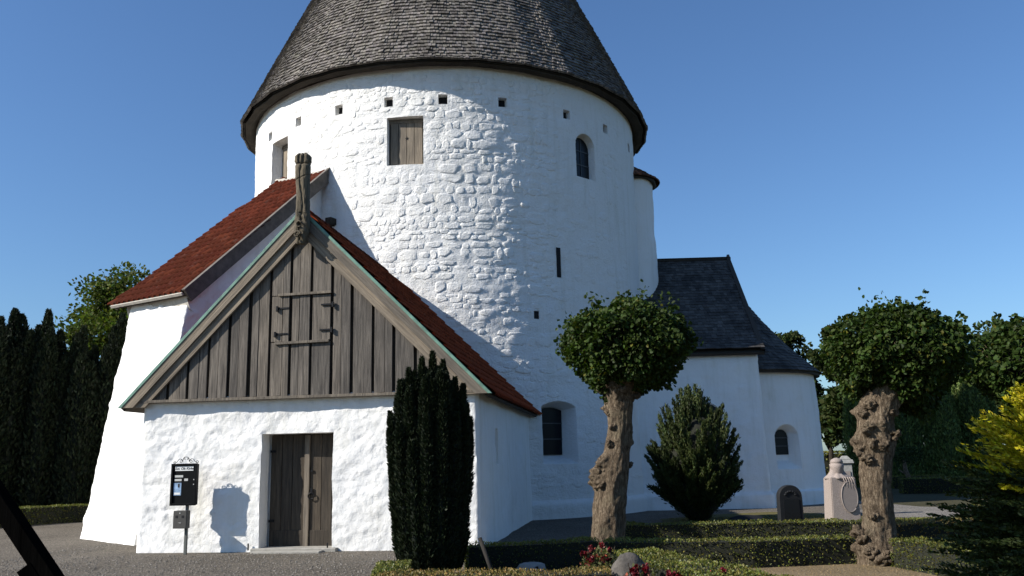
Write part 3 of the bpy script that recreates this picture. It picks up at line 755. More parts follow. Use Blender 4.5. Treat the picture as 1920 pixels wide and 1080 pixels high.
# carved finial
def blob(name, c, r, mat, parent, seed=0, amp=.2, sub=3, freq=1.6, zs=1.0):
    bm = bmesh.new(); bmesh.ops.create_icosphere(bm, subdivisions=sub, radius=1); P = np.array([v.co[:] for v in bm.verts])
    d = 1 + amp * fbm(P, freq, 3, seed)
    for v, q, k in zip(bm.verts, P, d): v.co = Vector((c[0] + q[0] * r[0] * k, c[1] + q[1] * r[1] * k, c[2] + q[2] * r[2] * k))
    return link(name, bm_mesh(name, bm, True), mat, parent)
def finial():
    n = 40; rows = 130; V = np.zeros((rows, n, 3)); z = np.linspace(5.98, 7.86, rows)
    for i, zz_ in enumerate(z):
        f = (zz_ - 5.98) / 1.88; hw = .135 + .012 * math.sin(f * 9) - (.055 * (1 - f / .18) if f < .18 else 0) + (.02 if f > .9 else 0)
        hd = .12 * (1 if f > .1 else .6 + 4 * f * 1.0)
        if f > .97: hw *= 1 - (f - .97) * 14; hd *= 1 - (f - .97) * 14
        u0_ = -.06 + .05 * (f - .5) + (.02 * math.sin(f * 5)); v0 = -.30 - .06 * f
        for k in range(n):
            a = 2 * math.pi * k / n; c, s_ = math.cos(a), math.sin(a); q = (abs(c) ** 3.4 + abs(s_) ** 3.4) ** (-1 / 3.4)
            u = c * q * hw; v = s_ * q * hd
            groove = 0
            fx = u / hw
            groove -= .030 * math.exp(-((fx - .05 + .22 * math.sin(f * 11)) / .10) ** 2)
            if f < .34: groove += .022 * math.sin(f * 90 + fx * 4) * (1 - abs(fx)); groove -= .02 * math.exp(-((fx + .3 * math.cos(f * 34)) / .16) ** 2)
            if f > .88: groove -= .045 * (math.exp(-((fx + .30) / .10) ** 2) + math.exp(-((fx - .36) / .10) ** 2))
            groove -= .030 * math.exp(-((f - .875) / .010) ** 2) + .02 * math.exp(-((f - .72 - .03 * fx) / .006) ** 2)
            if s_ > 0: groove *= .3
            nz_ = .012 * float(vnoise(np.array([u * 22, f * 18, v * 22]), 5)) + .008 * math.sin(f * 60 + u * 60) * (f < .36)
            V[i, k] = np.array(pw(u0_ + u * (1 + (groove + nz_) / .14 * .35), v0 + v * 1 + (-1 if s_ < 0 else 1) * (groove + nz_) * .9, zz_))
    Vf = V.reshape(-1, 3); F = grid_faces(n, rows, True); cap = [np.array([list(range(n))[::-1], [(rows - 1) * n + k for k in range(n)]])]
    o = W(link('gable_finial', npmesh('gable_finial', Vf, [F] + cap, False), M['finial'], church, label='tall carved and cracked wooden finial at the porch gable'))
    # curled tongue at the foot, knobs at the head
    sp = [pw(-.10 + .07 * math.cos(a) * (1 - a / 11), -.47, 6.14 + .07 * math.sin(a) * (1 - a / 11)) for a in np.linspace(0, 8.5, 28)]
    tube('scroll', sp, [.026 - .0005 * k for k in range(28)], M['finial'], o, 7)
    for du in (-.075, .065):
        blob('knob', tuple(pw(-.045 + du, -.40, 7.74)), (.062, .05, .12), M['finial'], o, int(du * 100) + 9, .15, 3, 2.0)
    tube('curl', [pw(-.08 + .05 * math.cos(a), -.445, 6.36 + .06 * math.sin(a)) for a in np.linspace(0.4, 5.4, 16)], .017, M['finial'], o, 6)
finial()
# small beam end sticking out behind the porch roof
u_, n_ = cyl_frame(-25.2); W(box('beam_end', cylpt(-25.2, 8.72, 7.05), (.22, .35, .2), M['soffit'], church, Matrix((u_, n_, PZ)).transposed(), .01))

# -------------------------------------------------- buttress with lean-to roof
TR = Vector((-8.02, 21.10, 5.84)); TL = Vector((-10.46, 22.66, 5.84)); TT = Vector((-5.54, 25.54, 10.36))
nb = (TL - TR).cross(TT - TR).normalized(); nb = nb if nb.z > 0 else -nb
def bz(x, y): return TR.z - (nb.x * (x - TR.x) + nb.y * (y - TR.y)) / nb.z
base = [(-8.6, 28.4), (-10.62, 22.05), (-8.28, 19.62), (-5.45, 25.6)]
top = [(-8.0, 27.6), (-9.92, 22.52), (-7.97, 21.36), (-5.64, 25.80)]
wall_loft('buttress_wall', base, top, lambda x, y: bz(x, y) - .20, church, .05, .026, 77, label='massive battered white buttress')
ex = (TR - TL).normalized(); es = nb.cross(ex).normalized(); es = es if es.z > 0 else -es
wB = (TR - TL).length
rr_dir = (TT - TR)
q0, q1, q2, q3 = TR + Vector((.0, 0, 0)), TT + rr_dir * .02, Vector((-6.9, 26.6, 0)), TL
q2 = Vector((-7.75, 26.4, bz(-7.75, 26.4)))
broof = W(prism('buttress_roof', [v - nb * .03 for v in (q0, q1, q2, q3)], -nb * .09, M['soffit'], church))
def inbut(p):
    def side(a, b, p): return (b.x - a.x) * (p.y - a.y) - (b.y - a.y) * (p.x - a.x)
    s1 = side(q0, q1, p); s2 = side(q1, q2, p); s4 = side(q3, q0, p); s3 = side(q2, q3, p)
    return s1 > -.05 and s3 > -.05 and outside_tower(p, 6.95)
if ex.cross(es).dot(nb) < 0: es_ = es
tile_roof(broof, TL - ex * .3, ex, es, nb, 6.5, 8.2, lambda o: -o.z * 0 + (o - TR).length, inbut, 165, pw_=.21, pl=.30)
# verge plank along the right rake and its capping
def plank_between(name, a, b, nrm, h, t, mat, par):
    d = (b - a).normalized(); s = d.cross(nrm).normalized()
    return W(prism(name, [a, b, b - nrm * h, a - nrm * h], s * t, mat, par))
dn = nb.copy()
sidev = rr_dir.normalized()
plank_between('verge_plank', TR + nb * .06, TT + nb * .06 + sidev * .1, nb, .34, .06, M['verge'], church)
plank_between('verge_cap', TR + nb * .09 - sidev * .03, TT + nb * .09 + sidev * .14, nb, .03, .12, M['verge'], church)
plank_between('verge_plank', TL + nb * .05, q2 + nb * .05, nb, .2, .05, M['verge'], church)
plank_between('eaves_board', TL + nb * .03 - es * .04, TR + nb * .03 - es * .04, nb, .07, .05, M['mortar'], church)
# plastered cove below the eave
cv = [TL + Vector((.36, .02, -.08)), TR + Vector((.05, .08, -.08))]
bm = bmesh.new(); rows_ = []
for f in np.linspace(0, 1, 14):
    p = cv[0].lerp(cv[1], f); outd = Vector((-.54, -.84, 0)); rows_.append([bm.verts.new(p + outd * a + Vector((0, 0, b))) for a, b in ((.0, .03), (-.01, -.08), (-.05, -.20), (-.11, -.32), (-.26, -.40))])
for a, b in zip(rows_[:-1], rows_[1:]):
    for k in range(4): bm.faces.new((a[k], b[k], b[k + 1], a[k + 1]))
W(link('eaves_cove', bm_mesh('eaves_cove', bm, True), M['mortar'], church))
# mortar fillet where the tiles meet the tower
pts = []
for t in np.linspace(-47, -29, 16):
    p = cylpt(t, 0, 6.99); pts.append(Vector((p.x, p.y, bz(p.x, p.y) + .06 + random.uniform(-.02, .02))))
W(tube('mortar_fillet', pts, [random.uniform(.05, .09) for _ in pts], M['mortar'], church, 6))

# -------------------------------------------------- chancel and apse
def zc(x, y): return 4.98
cang = R(-1.5)
CE = Vector((math.cos(cang), math.sin(cang), 0)); CN = Vector((-math.sin(cang), math.cos(cang), 0))
c0 = Vector((7.86, 28.2, 0))
far = c0 - CE * 5.6
b_ = [(far.x, far.y), (c0.x + .10, c0.y - .04), (c0.x + .10 + CN.x * 7.7, c0.y + CN.y * 7.7), (far.x + CN.x * 7.7, far.y + CN.y * 7.7)]
t_ = [(far.x, far.y + .02), (c0.x, c0.y + .04), (c0.x + CN.x * 7.6, c0.y + CN.y * 7.6), (far.x + CN.x * 7.6, far.y + CN.y * 7.6)]
wall_loft('chancel_wall', b_, t_, zc, church, .07, .016, 91, plinth=.10, label='plain whitewashed chancel wall')
# chancel window, its arch just above the bush
wc = c0 - CE * 1.75
def arch_pts(c, u, hw, z0, z1, n=12):
    return [c + u * hw * math.cos(math.pi * k / n) + Vector((0, 0, z1 - hw + hw * math.sin(math.pi * k / n))) for k in range(n + 1)] + [c - u * hw + Vector((0, 0, z0)), c + u * hw + Vector((0, 0, z0))]
wn = W(prism('window', arch_pts(wc - CN * .045, CE, .42, 1.7, 3.25), CN * .1, M['glass'], church))
gl = [p for p in (arch_pts(wc - CN * .05, CE, .47, 1.65, 3.30)[:13])]
tube('window_surround', gl, .03, M['lime'], wn, 6)
# gable end above the wall
zr = 8.78; zt_ = 4.98
mid = c0 + CN * 3.8
W(prism('gable_wall', [c0 + PZ * 4.9 + CN * .05, c0 + CN * 7.55 + PZ * 4.9, mid + PZ * (zr - .15)], -CE * .4, M['lime'], church))
def shingle_plane(parent, o, ex, es, en, wfn, length, pitch_, wmin, wmax, mat, thick=.02, sag=None):
    P = []; T = []; j = 0; s = 0.0
    while s < length:
        x0, x1 = wfn(s); x = x0
        while x < x1:
            w = random.uniform(wmin, wmax); w = min(w, x1 - x)
            if w < .03: break
            jt = random.uniform(-.01, .01); ln = pitch_ * 1.9; th_ = random.uniform(.6, 1.3) * thick
            b0 = 0 if sag is None else sag(s); b1 = 0 if sag is None else sag(s + ln)
            c = [o + ex * (x + .003) + es * (s + jt) + en * (th_ + b0), o + ex * (x + w - .003) + es * (s + jt) + en * (th_ + b0),
                 o + ex * (x + w - .003) + es * (s + ln) + en * b1, o + ex * (x + .003) + es * (s + ln) + en * b1,
                 o + ex * (x + .003) + es * (s + jt) + en * b0, o + ex * (x + w - .003) + es * (s + jt) + en * b0,
                 o + ex * (x + w - .003) + es * (s + ln) + en * (b1 - .02), o + ex * (x + .003) + es * (s + ln) + en * (b1 - .02)]
            P.append([tuple(q) for q in c]); t = random.uniform(.6, 1.35); T += [t] * 8; x += w
        s += pitch_; j += 1
    P = np.array(P); n = len(P)
    return link('roof_shingles', npmesh('roof_shingles', P.reshape(-1, 3), (BOXF[None] + (np.arange(n) * 8)[:, None, None]).reshape(-1, 4), False, tint=np.array(T)), M[mat], parent, kind='stuff')
for sg in (1, -1):
    e0 = (c0 - CN * .22 + PZ * 4.86) if sg > 0 else (c0 + CN * 7.82 + PZ * 4.86)
    rd = mid + PZ * zr; es = (rd - e0); es = es - CE * es.dot(CE); L = es.length; es.normalize(); ex = -CE if sg < 0 else CE
    en = ex.cross(es); en = en if en.z > 0 else -en
    st = e0 + CE * .15
    A0 = st - CE * 6.5
    croof = W(prism('chancel_roof', [st - en * .02, st - en * .02 + es * L, A0 - en * .02 + es * L, A0 - en * .02], -en * .1, M['roofdeck'], church))
    org_ = A0 if ex.dot(CE) > 0 else st
    sag = lambda s: .16 * max(0, 1 - s / 1.4) ** 2
    shingle_plane(croof, org_, ex, es, en, lambda s: (0, 6.5), L - .05, .17, .10, .20, 'shingle_dark', .03, sag)
    # verge strip
    link('verge', npmesh('verge', np.array([tuple(p) for p in (st + en * .09 + CE * .03, st + es * L + en * .07 + CE * .03, st + es * L + en * .07 - CE * .12, st + en * .09 - CE * .12, st - en * .16 + CE * .03, st + es * L - en * .16 + CE * .03)]), np.array([(0, 1, 2, 3), (4, 5, 1, 0)]), False), M['roofdeck'], croof)
    if sg > 0:
        sl = croof
        for du in (-2.62,):
            h = box('roof_vent', c0 + CE * (du - .3) + CN * 3.1 + PZ * 8.0, (.26, .16, .26), M['lead'], sl, None, .01)
W(tube('ridge_board', [mid + CE * .2 + PZ * (zr + .05), mid - CE * 6.4 + PZ * (zr + .05)], .07, M['roofdeck'], church, 6))
W(tube('ridge_knob', [mid + CE * .12 + PZ * (zr + .03), mid + CE * .12 + PZ * (zr + .2)], [.09, .05], M['lead'], church, 8))
# apse: half round with its own conical roof
AC = mid + CE * .05; RA = 2.72
aang = np.linspace(-math.pi / 2 - .15, math.pi / 2, 110)
def apse_grid(rfun, zvals):
    A_, Z_ = np.meshgrid(aang, zvals); return A_, Z_
za = lines(-.05, 4.42, .06, [(1.1, 2.7, .03)], [])
ang = lines(-math.pi / 2 - .15, math.pi / 2, .03, [(-1.45, -1.0, .010)], [])
A_, Z_ = np.meshgrid(ang, za); ua = (A_ + 1.23) * RA; hw = .46
topa = 2.60 - hw + np.sqrt(np.clip(hw * hw - ua * ua, 0, None)); ins = np.minimum(hw - np.abs(ua), np.minimum(topa - Z_, (Z_ - 1.15) * .6))
dep = np.clip(ins / .17, 0, 1) * .40 * (ins > 0)
Pn = np.stack([np.cos(A_) * RA, np.sin(A_) * RA + 50, Z_], -1)
rad = RA + .13 * (1 - Z_ / 4.4) + .12 * (1 - smooth(Z_, .42, .50)) + .016 * fbm(Pn, 1.2, 3, 5) + .01 * fbm(Pn, 4, 3, 8) - dep
V = np.stack([AC.x + rad * np.cos(A_), AC.y + rad * np.sin(A_), Z_], -1)
W(link('apse_wall', npmesh('apse_wall', V.reshape(-1, 3), grid_faces(len(ang), len(za)), True, sharp=45), M['lime'], church, label='low rounded whitewashed apse'))
awd = Vector((math.cos(-1.23), math.sin(-1.23), 0)); awu = Vector((-awd.y, awd.x, 0))
cwin = AC + awd * (RA + .05 - .33)
wn = W(prism('window', arch_pts(cwin, awu, .25, 1.62, 2.44), -awd * .02, M['glass'], church))
for z in (1.9, 2.17): 
    o = box('glazing_bar', cwin + awd * .012 + PZ * z, (.5, .02, .025), M['lead'], wn, Matrix((awu, awd, PZ)).transposed())
ra0 = RA + .22; ztp = 7.95
P = []; T = []; s = 0; Lr = math.hypot(ra0, ztp - 4.36)
deck = []
aa = np.linspace(-math.pi / 2 - .1, math.pi / 2 + .1, 33); 
def ap(s, a, off=0.0):
    f = s / Lr; r_ = ra0 * (1 - f) + .10 * math.sin(f * math.pi) * -1; z_ = 4.36 + (ztp - 4.36) * f - .12 * math.sin(f * math.pi) + .06 * max(0, 1 - f * 4)
    return Vector((AC.x + (r_ + off * .7) * math.cos(a), AC.y + (r_ + off * .7) * math.sin(a), z_ + off * .7))
for s_ in np.linspace(0, Lr, 14): deck += [tuple(ap(s_, a, -.04)) for a in aa]
aroof = W(link('apse_roof', npmesh('apse_roof', np.array(deck), grid_faces(33, 14)), M['roofdeck'], church))
rim = [tuple(ap(0, a, -.04)) for a in aa] + [tuple(ap(0, a, -.04) - PZ * .1) for a in aa] + [(AC.x + RA * .97 * math.cos(a), AC.y + RA * .97 * math.sin(a), 4.33) for a in aa]
link('fascia', npmesh('fascia', np.array(rim), grid_faces(33, 3)), M['soffit'], aroof)
s_ = -.05
while s_ < Lr - .1:
    r_ = max(.1, ra0 * (1 - s_ / Lr)); a = -math.pi / 2 - .1
    while a < math.pi / 2:
        w = random.uniform(.10, .19); da = w / r_; a1 = a + da - .006 / r_; th_ = random.uniform(.02, .04); sj = s_ + random.uniform(-.01, .01)
        P.append([tuple(q) for q in (ap(sj, a, th_), ap(sj, a1, th_), ap(sj + .3, a1, .0), ap(sj + .3, a, .0), ap(sj, a, 0), ap(sj, a1, 0), ap(sj + .3, a1, -.02), ap(sj + .3, a, -.02))]); t = random.uniform(.6, 1.35); T += [t] * 8
        a += da
    s_ += .17
P = np.array(P); n = len(P)
link('roof_shingles', npmesh('roof_shingles', P.reshape(-1, 3), (BOXF[None] + (np.arange(n) * 8)[:, None, None]).reshape(-1, 4), False, tint=np.array(T)), M['shingle_dark'], aroof, kind='stuff')

# -------------------------------------------------- stair turret on the right flank
tc = Vector((4.16, 31.3, 0)); rt_ = 1.12
ang = np.linspace(-math.pi, math.pi, 61)[:-1]; za = np.linspace(-.05, 11.55, 110); A_, Z_ = np.meshgrid(ang, za)
Pn = np.stack([np.cos(A_) * rt_, np.sin(A_) * rt_, Z_], -1); rad = rt_ + .03 * fbm(Pn, .8, 3, 61) + .012 * fbm(Pn, 4, 3, 62) + .10 * (1 - smooth(Z_, 0, 6))
W(link('stair_turret_wall', npmesh('stair_turret_wall', np.stack([tc.x + rad * np.cos(A_), tc.y + rad * np.sin(A_), Z_], -1).reshape(-1, 3), grid_faces(60, 110, True), True), M['lime'], church))
capb = []
for r_, z_ in ((1.0, 11.48), (1.26, 11.43), (1.27, 11.52), (.6, 12.05), (.05, 12.45)):
    capb += [(tc.x + r_ * math.cos(a) * (1 + .03 * math.sin(7 * a)), tc.y + r_ * math.sin(a), z_ + .03 * math.sin(a * 5)) for a in ang]
tcap = W(link('turret_roof', npmesh('turret_roof', np.array(capb), grid_faces(60, 5, True)), M['roofdeck'], church))
P = []; T = []
for j in range(7):
    f = j / 7; r_ = 1.30 * (1 - f) + .08; z_ = 11.52 + .92 * f; a = -math.pi
    while a < math.pi:
        w = random.uniform(.13, .22); da = w / r_; th_ = random.uniform(.03, .07); a1 = a + da * .93; r2 = r_ - .30; z2 = z_ + .22
        def tp(r, a, z): return (tc.x + r * math.cos(a), tc.y + r * math.sin(a), z)
        P.append([tp(r_ + .02, a, z_ + th_), tp(r_ + .02, a1, z_ + th_), tp(max(r2, .02), a1, z2), tp(max(r2, .02), a, z2), tp(r_, a, z_), tp(r_, a1, z_), tp(max(r2, .02), a1, z2 - .03), tp(max(r2, .02), a, z2 - .03)])
        T += [random.uniform(.5, 1.5)] * 8; a += da
P = np.array(P); n = len(P)
link('roof_tiles', npmesh('roof_tiles', P.reshape(-1, 3), (BOXF[None] + (np.arange(n) * 8)[:, None, None]).reshape(-1, 4), False, tint=np.array(T)), mk_tinted('mossy_tile', (0.20, 0.085, 0.05), patch=(5.0, (0.03, 0.025, 0.02), .45, .6)), tcap, kind='stuff')
# children of a part keep world coordinates: the part already carries the offset
for p in church.children:
    for c in p.children:
        pass

# ================================================================== NOTICEBOARD
nbt = thing('notice_board', 'black glazed notice board on post before the white porch wall', 'notice board', tuple(pw(-2.2, -.40, 0)), math.atan2(PU.y, PU.x))
def nbx(name, c, s, mat, par=nbt, bev=0.0): return box(name, Vector(c), s, M[mat], par, None, bev)
bx0, bz0, bw, bh = -.055, 1.305, .525, .79
post = nbx('post', (0.0, .03, .50), (.055, .05, 1.0), 'post_paint', bev=.005)
case = nbx('case', (bx0, 0, bz0), (bw - .02, .09, bh - .02), 'board_paint', bev=.004)
for dx, dz, sx, sz in ((-bw / 2 + .022, 0, .044, bh), (bw / 2 - .022, 0, .044, bh)): nbx('frame_rail', (bx0 + dx, -.055, bz0 + dz), (sx, .035, sz), 'board_paint', case, .005)
for dz in (-bh / 2 + .022, bh / 2 - .022): nbx('frame_rail', (bx0, -.055, bz0 + dz), (bw - .09, .034, .044), 'board_paint', case, .005)
strip = nbx('title_strip', (bx0, -.050, bz0 + .30), (.37, .006, .085), 'paper', case)
def text(name, s, loc, size, mat, par, shear=0.0, bold=0.0):
    cu = bpy.data.curves.new(name, 'FONT'); cu.body = s; cu.size = size; cu.align_x = 'CENTER'; cu.align_y = 'CENTER'; cu.shear = shear; cu.extrude = .0008; cu.offset = bold
    o = bpy.data.objects.new(name, cu); scene.collection.objects.link(o); bpy.context.view_layer.update()
    dg = bpy.context.evaluated_depsgraph_get(); me = bpy.data.meshes.new_from_object(o.evaluated_get(dg)); bpy.data.objects.remove(o)
    o = link(name, me, mat, par); o.location = loc; o.rotation_euler = (math.pi / 2, 0, 0); return o
text('lettering', 'Sct. Ols Kirke', (bx0, -.0545, bz0 + .298), .066, M['ink'], strip, .25, .0012)
nbx('paper_slip', (bx0 - .105, -.05, bz0 + .155), (.17, .004, .042), 'sticker', case); nbx('paper_slip', (bx0 - .12, -.05, bz0 + .085), (.145, .004, .040), 'sticker', case)
nbx('paper_slip', (bx0 + .045, -.05, bz0 + .088), (.075, .004, .045), 'sticker', case)
ps = nbx('poster', (bx0 - .125, -.05, bz0 - .085), (.155, .004, .235), 'bluepaper', case)
nbx('printed_lines', (bx0 - .125, -.0535, bz0 - .17), (.12, .002, .04), 'paper', ps); nbx('printed_lines', (bx0 - .10, -.0535, bz0 - .02), (.035, .002, .07), 'ink', ps)
for dz in (.09, .0): nbx('lock', (bx0 + .215, -.075, bz0 + dz), (.016, .012, .02), 'sticker', case)
# wrought scrollwork on top
ztop = bz0 + bh / 2
def spiral(cx, cz, r0, a0, turns, sgn, n=26): 
    return [Vector((cx + r0 * (1 - .75 * k / n) * math.cos(a0 + sgn * turns * 2 * math.pi * k / n), 0, cz + r0 * (1 - .75 * k / n) * math.sin(a0 + sgn * turns * 2 * math.pi * k / n))) for k in range(n)]
for sg in (-1, 1):
    tube('scrollwork', [Vector((bx0 + sg * x, 0, ztop + z)) for x, z in ((.0, .125), (.03, .122), (.055, .10), (.065, .07), (.06, .04))] , .006, M['iron'], case, 6)
    tube('scrollwork', [Vector((bx0 + sg * x, 0, ztop + z)) for x, z in ((.07, .05), (.085, .075), (.115, .09), (.15, .08), (.175, .05), (.20, .02), (.225, .01))], .006, M['iron'], case, 6)
    tube('scrollwork', spiral(bx0 + sg * .105, ztop + .04, .035, math.pi / 2, 1.3, sg), .0055, M['iron'], case, 6)
    tube('scrollwork', spiral(bx0 + sg * .228, ztop + .03, .03, -math.pi / 2, 1.3, sg), .0055, M['iron'], case, 6)
    tube('scrollwork', spiral(bx0 + sg * .028, ztop + .085, .022, math.pi / 2, 1.2, -sg), .0045, M['iron'], case, 6)
bxo = nbx('collection_box', (-.05, -.075, .655), (.27, .15, .33), 'box_paint', bev=.008)
for dx in (-.065, .06): nbx('slot', (-.05 + dx, -.1515, .71), (.045, .006, .045), 'hole_dark', bxo)
nbx('lock', (-.05, -.152, .775), (.02, .006, .02), 'sticker', bxo)
text('lettering', '~vi', (-.055, -.1535, .60), .05, M['sticker'], bxo, .3)

# ================================================================== FOLIAGE TOOLS
def leaf_cloud(name, C, D, L, Wd_, mat, parent=None, tint=None, jitter=0.9, fold=0.25, quad=False, kind=None):
    """C centres, D unit directions of the leaf axis, L length, Wd_ width (arrays). Leaves: folded 4 triangle kites or pointed sprays"""
    n = len(C); rnd = rng.normal(size=(n, 3)); D = D + jitter * rng.normal(size=(n, 3)) * .5; D /= np.linalg.norm(D, axis=1)[:, None] + 1e-9
    s = np.cross(D, rnd); s /= np.linalg.norm(s, axis=1)[:, None] + 1e-9; nn = np.cross(D, s)
    L = np.asarray(L)[:, None]; w = np.asarray(Wd_)[:, None]
    if quad:   # rounded leaf: six outline points, folded on the midrib
        P = np.stack([C - D * L * .5, C - D * L * .18 + s * w * .5 + nn * w * fold, C + D * L * .22 + s * w * .45 + nn * w * fold, C + D * L * .5,
                      C + D * L * .22 - s * w * .45 + nn * w * fold, C - D * L * .18 - s * w * .5 + nn * w * fold], 1); k = 6
        F = np.array([(0, 1, 2, 3), (0, 3, 4, 5)])
        blocks = (F[None] + (np.arange(n) * k)[:, None, None]).reshape(-1, 4)
    else:
        P = np.stack([C - D * L * .5, C + s * w * .5 - D * L * .1, C + D * L * .5, C - s * w * .5 - D * L * .1], 1); k = 4
        blocks = np.arange(n * 4).reshape(-1, 4)
    if tint is None: tint = rng.uniform(.6, 1.4, n)
    tint = np.asarray(tint)
    if tint.ndim == 1: tint = np.stack([tint, tint, tint], -1)
    me = npmesh(name, P.reshape(-1, 3), blocks, False, tint=np.repeat(tint, k, 0))
    return link(name, me, mat, parent, kind=kind)
def blob(name, c, r, mat, parent, seed=0, amp=.2, sub=3, freq=1.6, zs=1.0):
    bm = bmesh.new(); bmesh.ops.create_icosphere(bm, subdivisions=sub, radius=1); P = np.array([v.co[:] for v in bm.verts])
    d = 1 + amp * fbm(P, freq, 3, seed)
    for v, q, k in zip(bm.verts, P, d): v.co = Vector((c[0] + q[0] * r[0] * k, c[1] + q[1] * r[1] * k, c[2] + q[2] * r[2] * k))
    return link(name, bm_mesh(name, bm, True), mat, parent)

def plume_conifer(name, label, cat, base, plumes, mat, spray=(.07, .03), dens=700, corecol='hedgecore', group=None, trunk=None, tintr=(.5, 1.5), updir=.9, spread=.5):
    """plumes: (dx,dy,z0,z1,r, lean) upright shoots, each a tapering column of sprays over a dark core"""
    root = thing(name, label, cat, base, 0, group)
    Cs, Ds, Ls = [], [], []; coreV = []; coreF = []
    for pi, (dx, dy, z0, z1, r, lx, ly) in enumerate(plumes):
        h = z1 - z0; n = int(dens * h * (r / .15)); f = rng.random(n) ** .9; a = rng.uniform(0, 2 * math.pi, n)
        prof_ = np.minimum(1, (f + .03) / .2) ** .5 * (1 - f) ** .42; prof_ = np.maximum(prof_, .08)
        lump = 1 + .22 * vnoise(np.stack([np.cos(a) * 1.6 + pi * 3.1, np.sin(a) * 1.6, (z0 + f * h) * 5], -1), 3)
        rr = r * prof_ * lump * rng.uniform(.80, 1.22, n)
        P = np.stack([dx + lx * f + rr * np.cos(a), dy + ly * f + rr * np.sin(a), z0 + f * h], -1); Cs.append(P)
        Ds.append(np.stack([np.cos(a) * spread, np.sin(a) * spread, np.full(n, updir)], -1)); Ls.append(np.full(n, 1.0))
        m_ = 8; ks = 12; o0 = len(coreV)
        for j in range(ks):
            fj = j / (ks - 1); pj = max(.05, min(1, (fj + .03) / .2) ** .5 * (1 - fj) ** .42) * r * .72 if 0 < fj < 1 else .01
            for k in range(m_): coreV.append((dx + lx * fj + pj * math.cos(k * 2 * math.pi / m_), dy + ly * fj + pj * math.sin(k * 2 * math.pi / m_), z0 + h * fj * .97))
        for j in range(ks - 1):
            for k in range(m_): coreF.append((o0 + j * m_ + k, o0 + j * m_ + (k + 1) % m_, o0 + (j + 1) * m_ + (k + 1) % m_, o0 + (j + 1) * m_ + k))
    C = np.concatenate(Cs); D_ = np.concatenate(Ds); n = len(C)
    t = rng.uniform(tintr[0], tintr[1], n); t3 = np.stack([t * rng.uniform(.9, 1.25, n), t, t * rng.uniform(.7, 1, n)], -1)
    cr = link('crown', npmesh('crown', np.array(coreV), np.array(coreF), True, tint=np.full(len(coreV), .45)), M[mat], root)
    leaf_cloud('foliage', C, D_, rng.uniform(.7, 1.3, n) * spray[0], rng.uniform(.7, 1.3, n) * spray[1], M[mat], cr, t3, .5, kind='stuff')
    if trunk: link('trunk', tube_mesh('trunk', [(0, 0, 0), (0.02, 0, trunk[1])], [trunk[0], trunk[0] * .7], 8), M['bark_dark'], root)
    else: link('trunk', tube_mesh('trunk', [(0, 0, -.05), (0.01, 0, .5)], [.08, .06], 8), M['bark_dark'], root)
    return root

# ================================================================== IRISH YEW in front of the porch
pl = []
def yew_top(u): # outline measured on the photo: height against offset
    return np.interp(u, [-.62, -.52, -.45, -.32, -.2, -.08, .02, .1, .2, .32, .45, .56, .62], [1.95, 2.35, 2.72, 2.95, 2.85, 3.05, 3.12, 2.95, 3.12, 2.75, 2.72, 2.6, 2.0])
for k in range(46):
    a = random.uniform(0, 2 * math.pi); q = math.sqrt(random.random()); dx = q * .52 * math.cos(a); dy = q * .45 * math.sin(a)
    z1 = float(yew_top(dx)) - abs(dy) * .5 - random.uniform(0, .16) ; z0 = random.uniform(.0, .35) + q * .12
    pl.append((dx * .55, dy * .55, z0, z1, random.uniform(.13, .19), dx * .45, dy * .45))
for u_, z_ in ((-.10, 3.10), (.06, 3.18), (-.43, 2.78), (-.30, 2.95), (.24, 2.88), (.40, 2.80), (.52, 2.70), (-.58, 2.25), (-.21, 2.9)):
    pl.append((u_ * .55, -.12, .3, z_, .135, u_ * .40, -.1))
for k in range(16):
    a = k / 16 * 2 * math.pi; pl.append((.36 * math.cos(a), .34 * math.sin(a), .15, random.uniform(1.9, 2.5), .13, .22 * math.cos(a), .18 * math.sin(a)))
plume_conifer('irish_yew', 'tall dark columnar yew standing before the porch wall', 'yew tree', (-1.22, 12.8, 0), pl, 'yew', (.066, .022), 2000, spread=.9)

# ================================================================== JUNIPER bush
def spray_bush(name, label, cat, base, H, Rx, n_br, mat, spray, per, tintf=None, shape=None, seed=1):
    root = thing(name, label, cat, base); Cs, Ds, Ts = [], [], []; tw = []
    for b in range(n_br):
        a = random.uniform(0, 2 * math.pi); t_ = random.random(); el = R(25 + 62 * t_)
        if shape: Lb = shape(a, el) * random.uniform(.80, 1.15)
        else: Lb = H * random.uniform(.85, 1.05)
        p = np.array([0, 0, .15]); d0 = np.array([math.cos(el) * math.cos(a), math.cos(el) * math.sin(a), math.sin(el)])
        n = int(per * Lb); f = rng.random(n) ** .7
        P = p + d0 * (f * Lb)[:, None] + np.array([0, 0, 1]) * (.10 * Lb * f ** 2)[:, None]
        wdt = .16 * (1 - f * .75)[:, None]
        off = rng.normal(size=(n, 3)) * wdt * .55; P = P + off
        P[:, 2] = np.maximum(P[:, 2], .02)
        Cs.append(P); dd = d0 * 1.0 + np.array([0, 0, .35]); Ds.append(np.repeat((dd / np.linalg.norm(dd))[None], n, 0) + off * 2.5)
        bt = random.uniform(.55, 1.35); tt_ = bt * rng.uniform(.7, 1.3, n) * (0.7 + .5 * f); Ts.append(tt_)
    C = np.concatenate(Cs); D_ = np.concatenate(Ds); T = np.concatenate(Ts); n = len(C)
    t3 = np.stack([T * rng.uniform(.9, 1.35, n), T, T * rng.uniform(.6, 1, n)], -1)
    core = blob('crown', (0, 0, H * .47), (Rx * .66, Rx * .66, H * .42), M['hedgecore'], root, seed)
    leaf_cloud('foliage', C, D_, rng.uniform(.6, 1.4, n) * spray[0], rng.uniform(.7, 1.3, n) * spray[1], M[mat], core, t3, .6, kind='stuff')
    tube('trunk', [(0, 0, -.05), (0, 0, .6)], .07, M['bark_dark'], root)
    return root
